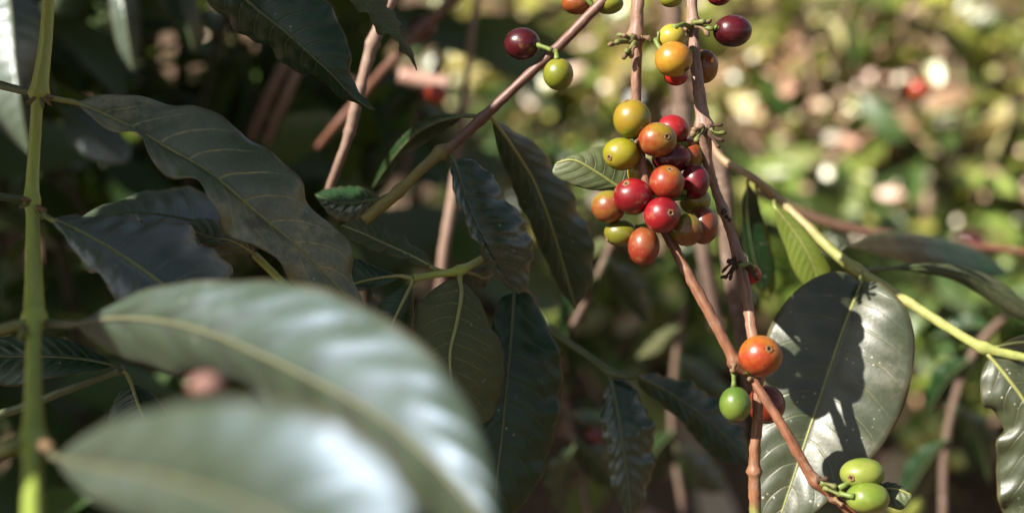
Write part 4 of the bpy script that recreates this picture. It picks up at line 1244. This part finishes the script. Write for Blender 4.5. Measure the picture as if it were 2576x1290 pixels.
leaf(bl, [(440, -60, 1.0), (455, 10, .99), (470, 60, .985), (488, 140, .985)], [(490, -10), (510, 60), (505, 110)], [(420, -10), (430, 50), (460, 110)], M_leafdk, M_ribdk, pet=[(440, -128, 1.0)], du=.03, dl=.01, corr=.002, seed=42, rr=(.9, .5))
leaf(bl, [(150, 270, .98), (190, 310, .96), (240, 350, .95), (320, 410, .95)], [(220, 270), (290, 320), (330, 370)], [(160, 320), (200, 380), (260, 410)], M_leafbl, M_ribdk, pet=[(60, -92, .94), (110, 150, .98)], du=.04, dl=.0, corr=.002, seed=43, rr=(.9, .5))

# ------------------------------------------------------------------ unseen shade-casting leaves added outside the frame (up and left, between the plants and the sun)
LIT = [(1589, 300, .6), (1690, 330, .6), (1563, 388, .6), (1748, 457, .6), (1591, 494, .59), (1531, 520, .6), (1665, 541, .59), (1560, 590, .6), (1768, 567, .6), (1619, 620, .6), (1677, 430, .59),
       (1694, 150, .6), (1690, 94, .6), (1842, 79, .6), (1600, 40, .6), (1600, 130, .6), (1745, 60, .61), (1750, 180, .61), (1770, 300, .61), (1780, 400, .61), (1725, 680, .6), (1800, 815, .6), (1850, 900, .6), (1890, 800, .6), (1912, 895, .585), (1849, 1015, .59),
       (1900, 1050, .6), (1898, 1180, .6), (1960, 1060, .6), (2030, 1170, .6), (2100, 1190, .59), (2200, 1190, .59), (2180, 1250, .59),
       (2200, 820, .66), (2260, 860, .66), (2220, 950, .655), (2230, 1030, .65), (2150, 1080, .65), (2040, 1160, .65), (2100, 1120, .65), (1990, 1260, .65), (1950, 1100, .655), (1070, 205, 1.15), (770, 150, .9), (1000, 20, .7), (30, 100, .9), (50, 220, .885), (320, 60, .95), (450, 150, 1.6), (560, 70, 1.5), (230, 440, 1.5), (600, 250, 1.7), (380, 30, 1.6), (720, 420, 1.6), (120, 700, 1.2), (880, 560, 1.6), (480, 640, 1.5), (2250, 740, .66), (2350, 800, .65), (2450, 860, .65), (2100, 640, .68), (2000, 540, .69), (1930, 480, .7),
       (1313, 111, .64), (1404, 187, .63), (1450, 10, .64), (1460, 60, .64), (1450, 410, .62), (930, 110, .7), (905, 230, .7), (885, 300, .7), (2500, 910, .64), (2540, 1150, .64), (1530, 10, .64),
       (560, 780, .45), (700, 800, .44), (850, 860, .42), (980, 950, .41), (1080, 1050, .40), (640, 860, .44), (400, 770, .47), (500, 1100, .37), (700, 1100, .36), (850, 1180, .35), (600, 1180, .35), (1000, 1000, .40), (760, 900, .42)]
SHD = [((60, 880, .49), (110, 1290, .37), 5), ((250, 300, .59), (900, 720, .60), 46), ((200, 560, .56), (560, 720, .55), 16), ((60, 60, .6), (110, 700, .57), 10), ((540, 10, .595), (900, 240, .6), 22), ((900, 20, .63), (1030, 150, .63), 5),
       ((1150, 430, .64), (1330, 720, .64), 20), ((1260, 400, .67), (1470, 720, .69), 20), ((960, 480, .66), (1240, 980, .63), 24), ((1210, 760, .655), (1400, 1270, .655), 26), ((1520, 960, .69), (1860, 1270, .70), 24),
       ((1960, 720, .65), (2120, 900, .64), 14), ((2480, 950, .64), (2575, 1080, .64), 4), ((0, 850, .62), (300, 1100, .62), 10), ((2150, 600, .74), (2540, 700, .76), 8), ((1100, 300, .66), (960, 450, .70), 5)]
litw = [P(*q) for q in LIT]


def blocks(w, r):
    for q in litw:
        t = (w - q).dot(SUN)
        if t > 0 and (w - q - SUN * t).length < r:
            return True
    return False


def in_frame(w, m=140):
    pr = proj(w)
    return pr is not None and -m < pr[0] < 2575 + m and -m < pr[1] < 1290 + m


def caster(name, label, targets, tlo, thi, L0, seed, clear=.02, base=None):
    rn = random.Random(seed)
    cl = Clump()
    cs = []
    for (a, b, n) in targets:
        for i in range(n):
            for _ in range(30):
                q = [rn.uniform(min(s, t), max(s, t)) for s, t in zip(a, b)]
                p = P(*q)
                w_ = p + SUN * rn.uniform(tlo, thi)
                L = L0 * rn.uniform(.75, 1.2)
                ax = (SUN.cross(rdir(rn)) + rdir(rn) * .35).normalized()
                wd = L * .46
                ends = [w_ + ax * (L * k) for k in (-.5, -.25, 0, .25, .5)]
                if any(in_frame(e) for e in ends) or any(blocks(e, clear) for e in ends):
                    continue
                if (w_ - CAM).length < .12:
                    continue
                cl.leaf(w_ - ax * L * .5, ax, (SUN + rdir(rn) * .5).normalized(), L, wd, hue_mix(rn, SHADY), .25, .15)
                cs.append(w_)
                break
    if not cs:
        return
    t = thing(name, label, 'coffee plant', base)
    cl.build('crown', M_fol, t)
    cen = sum(cs, Vector()) / len(cs)
    for k in range(7):
        e = rn.choice(cs)
        W = bez(base + Vector((rn.uniform(-.03, .03), rn.uniform(-.03, .03), -.05)), e, Vector((rn.uniform(-.1, 0), rn.uniform(-.1, .0), .1)), 12)
        if any(in_frame(q, 60) or blocks(q, .012) for q in W):
            continue
        v, f, uv = tube_geo(W, [.009 * (1 - .07 * i) for i in range(12)], 8, .1, k)
        link_mesh('stem', v, f, M_trunk, t, uvs=uv)


caster('coffee_plant', 'added unseen coffee foliage just outside the left edge that shades the nearby leaves', SHD, .26, .55, .13, 5, .043, Vector((-.75, -.1, 0)))  # added sun blocker: leaves set along the sun line above chosen spots
BGS = [((0, 0, 1.0), (820, 1290, 1.6), 220), ((820, 600, 1.0), (1000, 1290, 1.6), 50), ((0, 0, 1.9), (820, 1290, 2.9), 220), ((820, 600, 1.9), (1050, 1290, 2.9), 60), ((1000, 620, 1.0), (1500, 1290, 2.4), 190), ((1400, 740, 1.2), (2050, 1290, 2.4), 120), ((2000, 820, 1.2), (2575, 1290, 2.4), 80)]
caster('shade_caster', 'added unseen coffee foliage higher outside the left edge that shades the plants behind', BGS, .8, 1.5, .17, 6, .06, Vector((-1.9, .8, 0)))  # second added blocker, unseen, keeps the background out of the sun
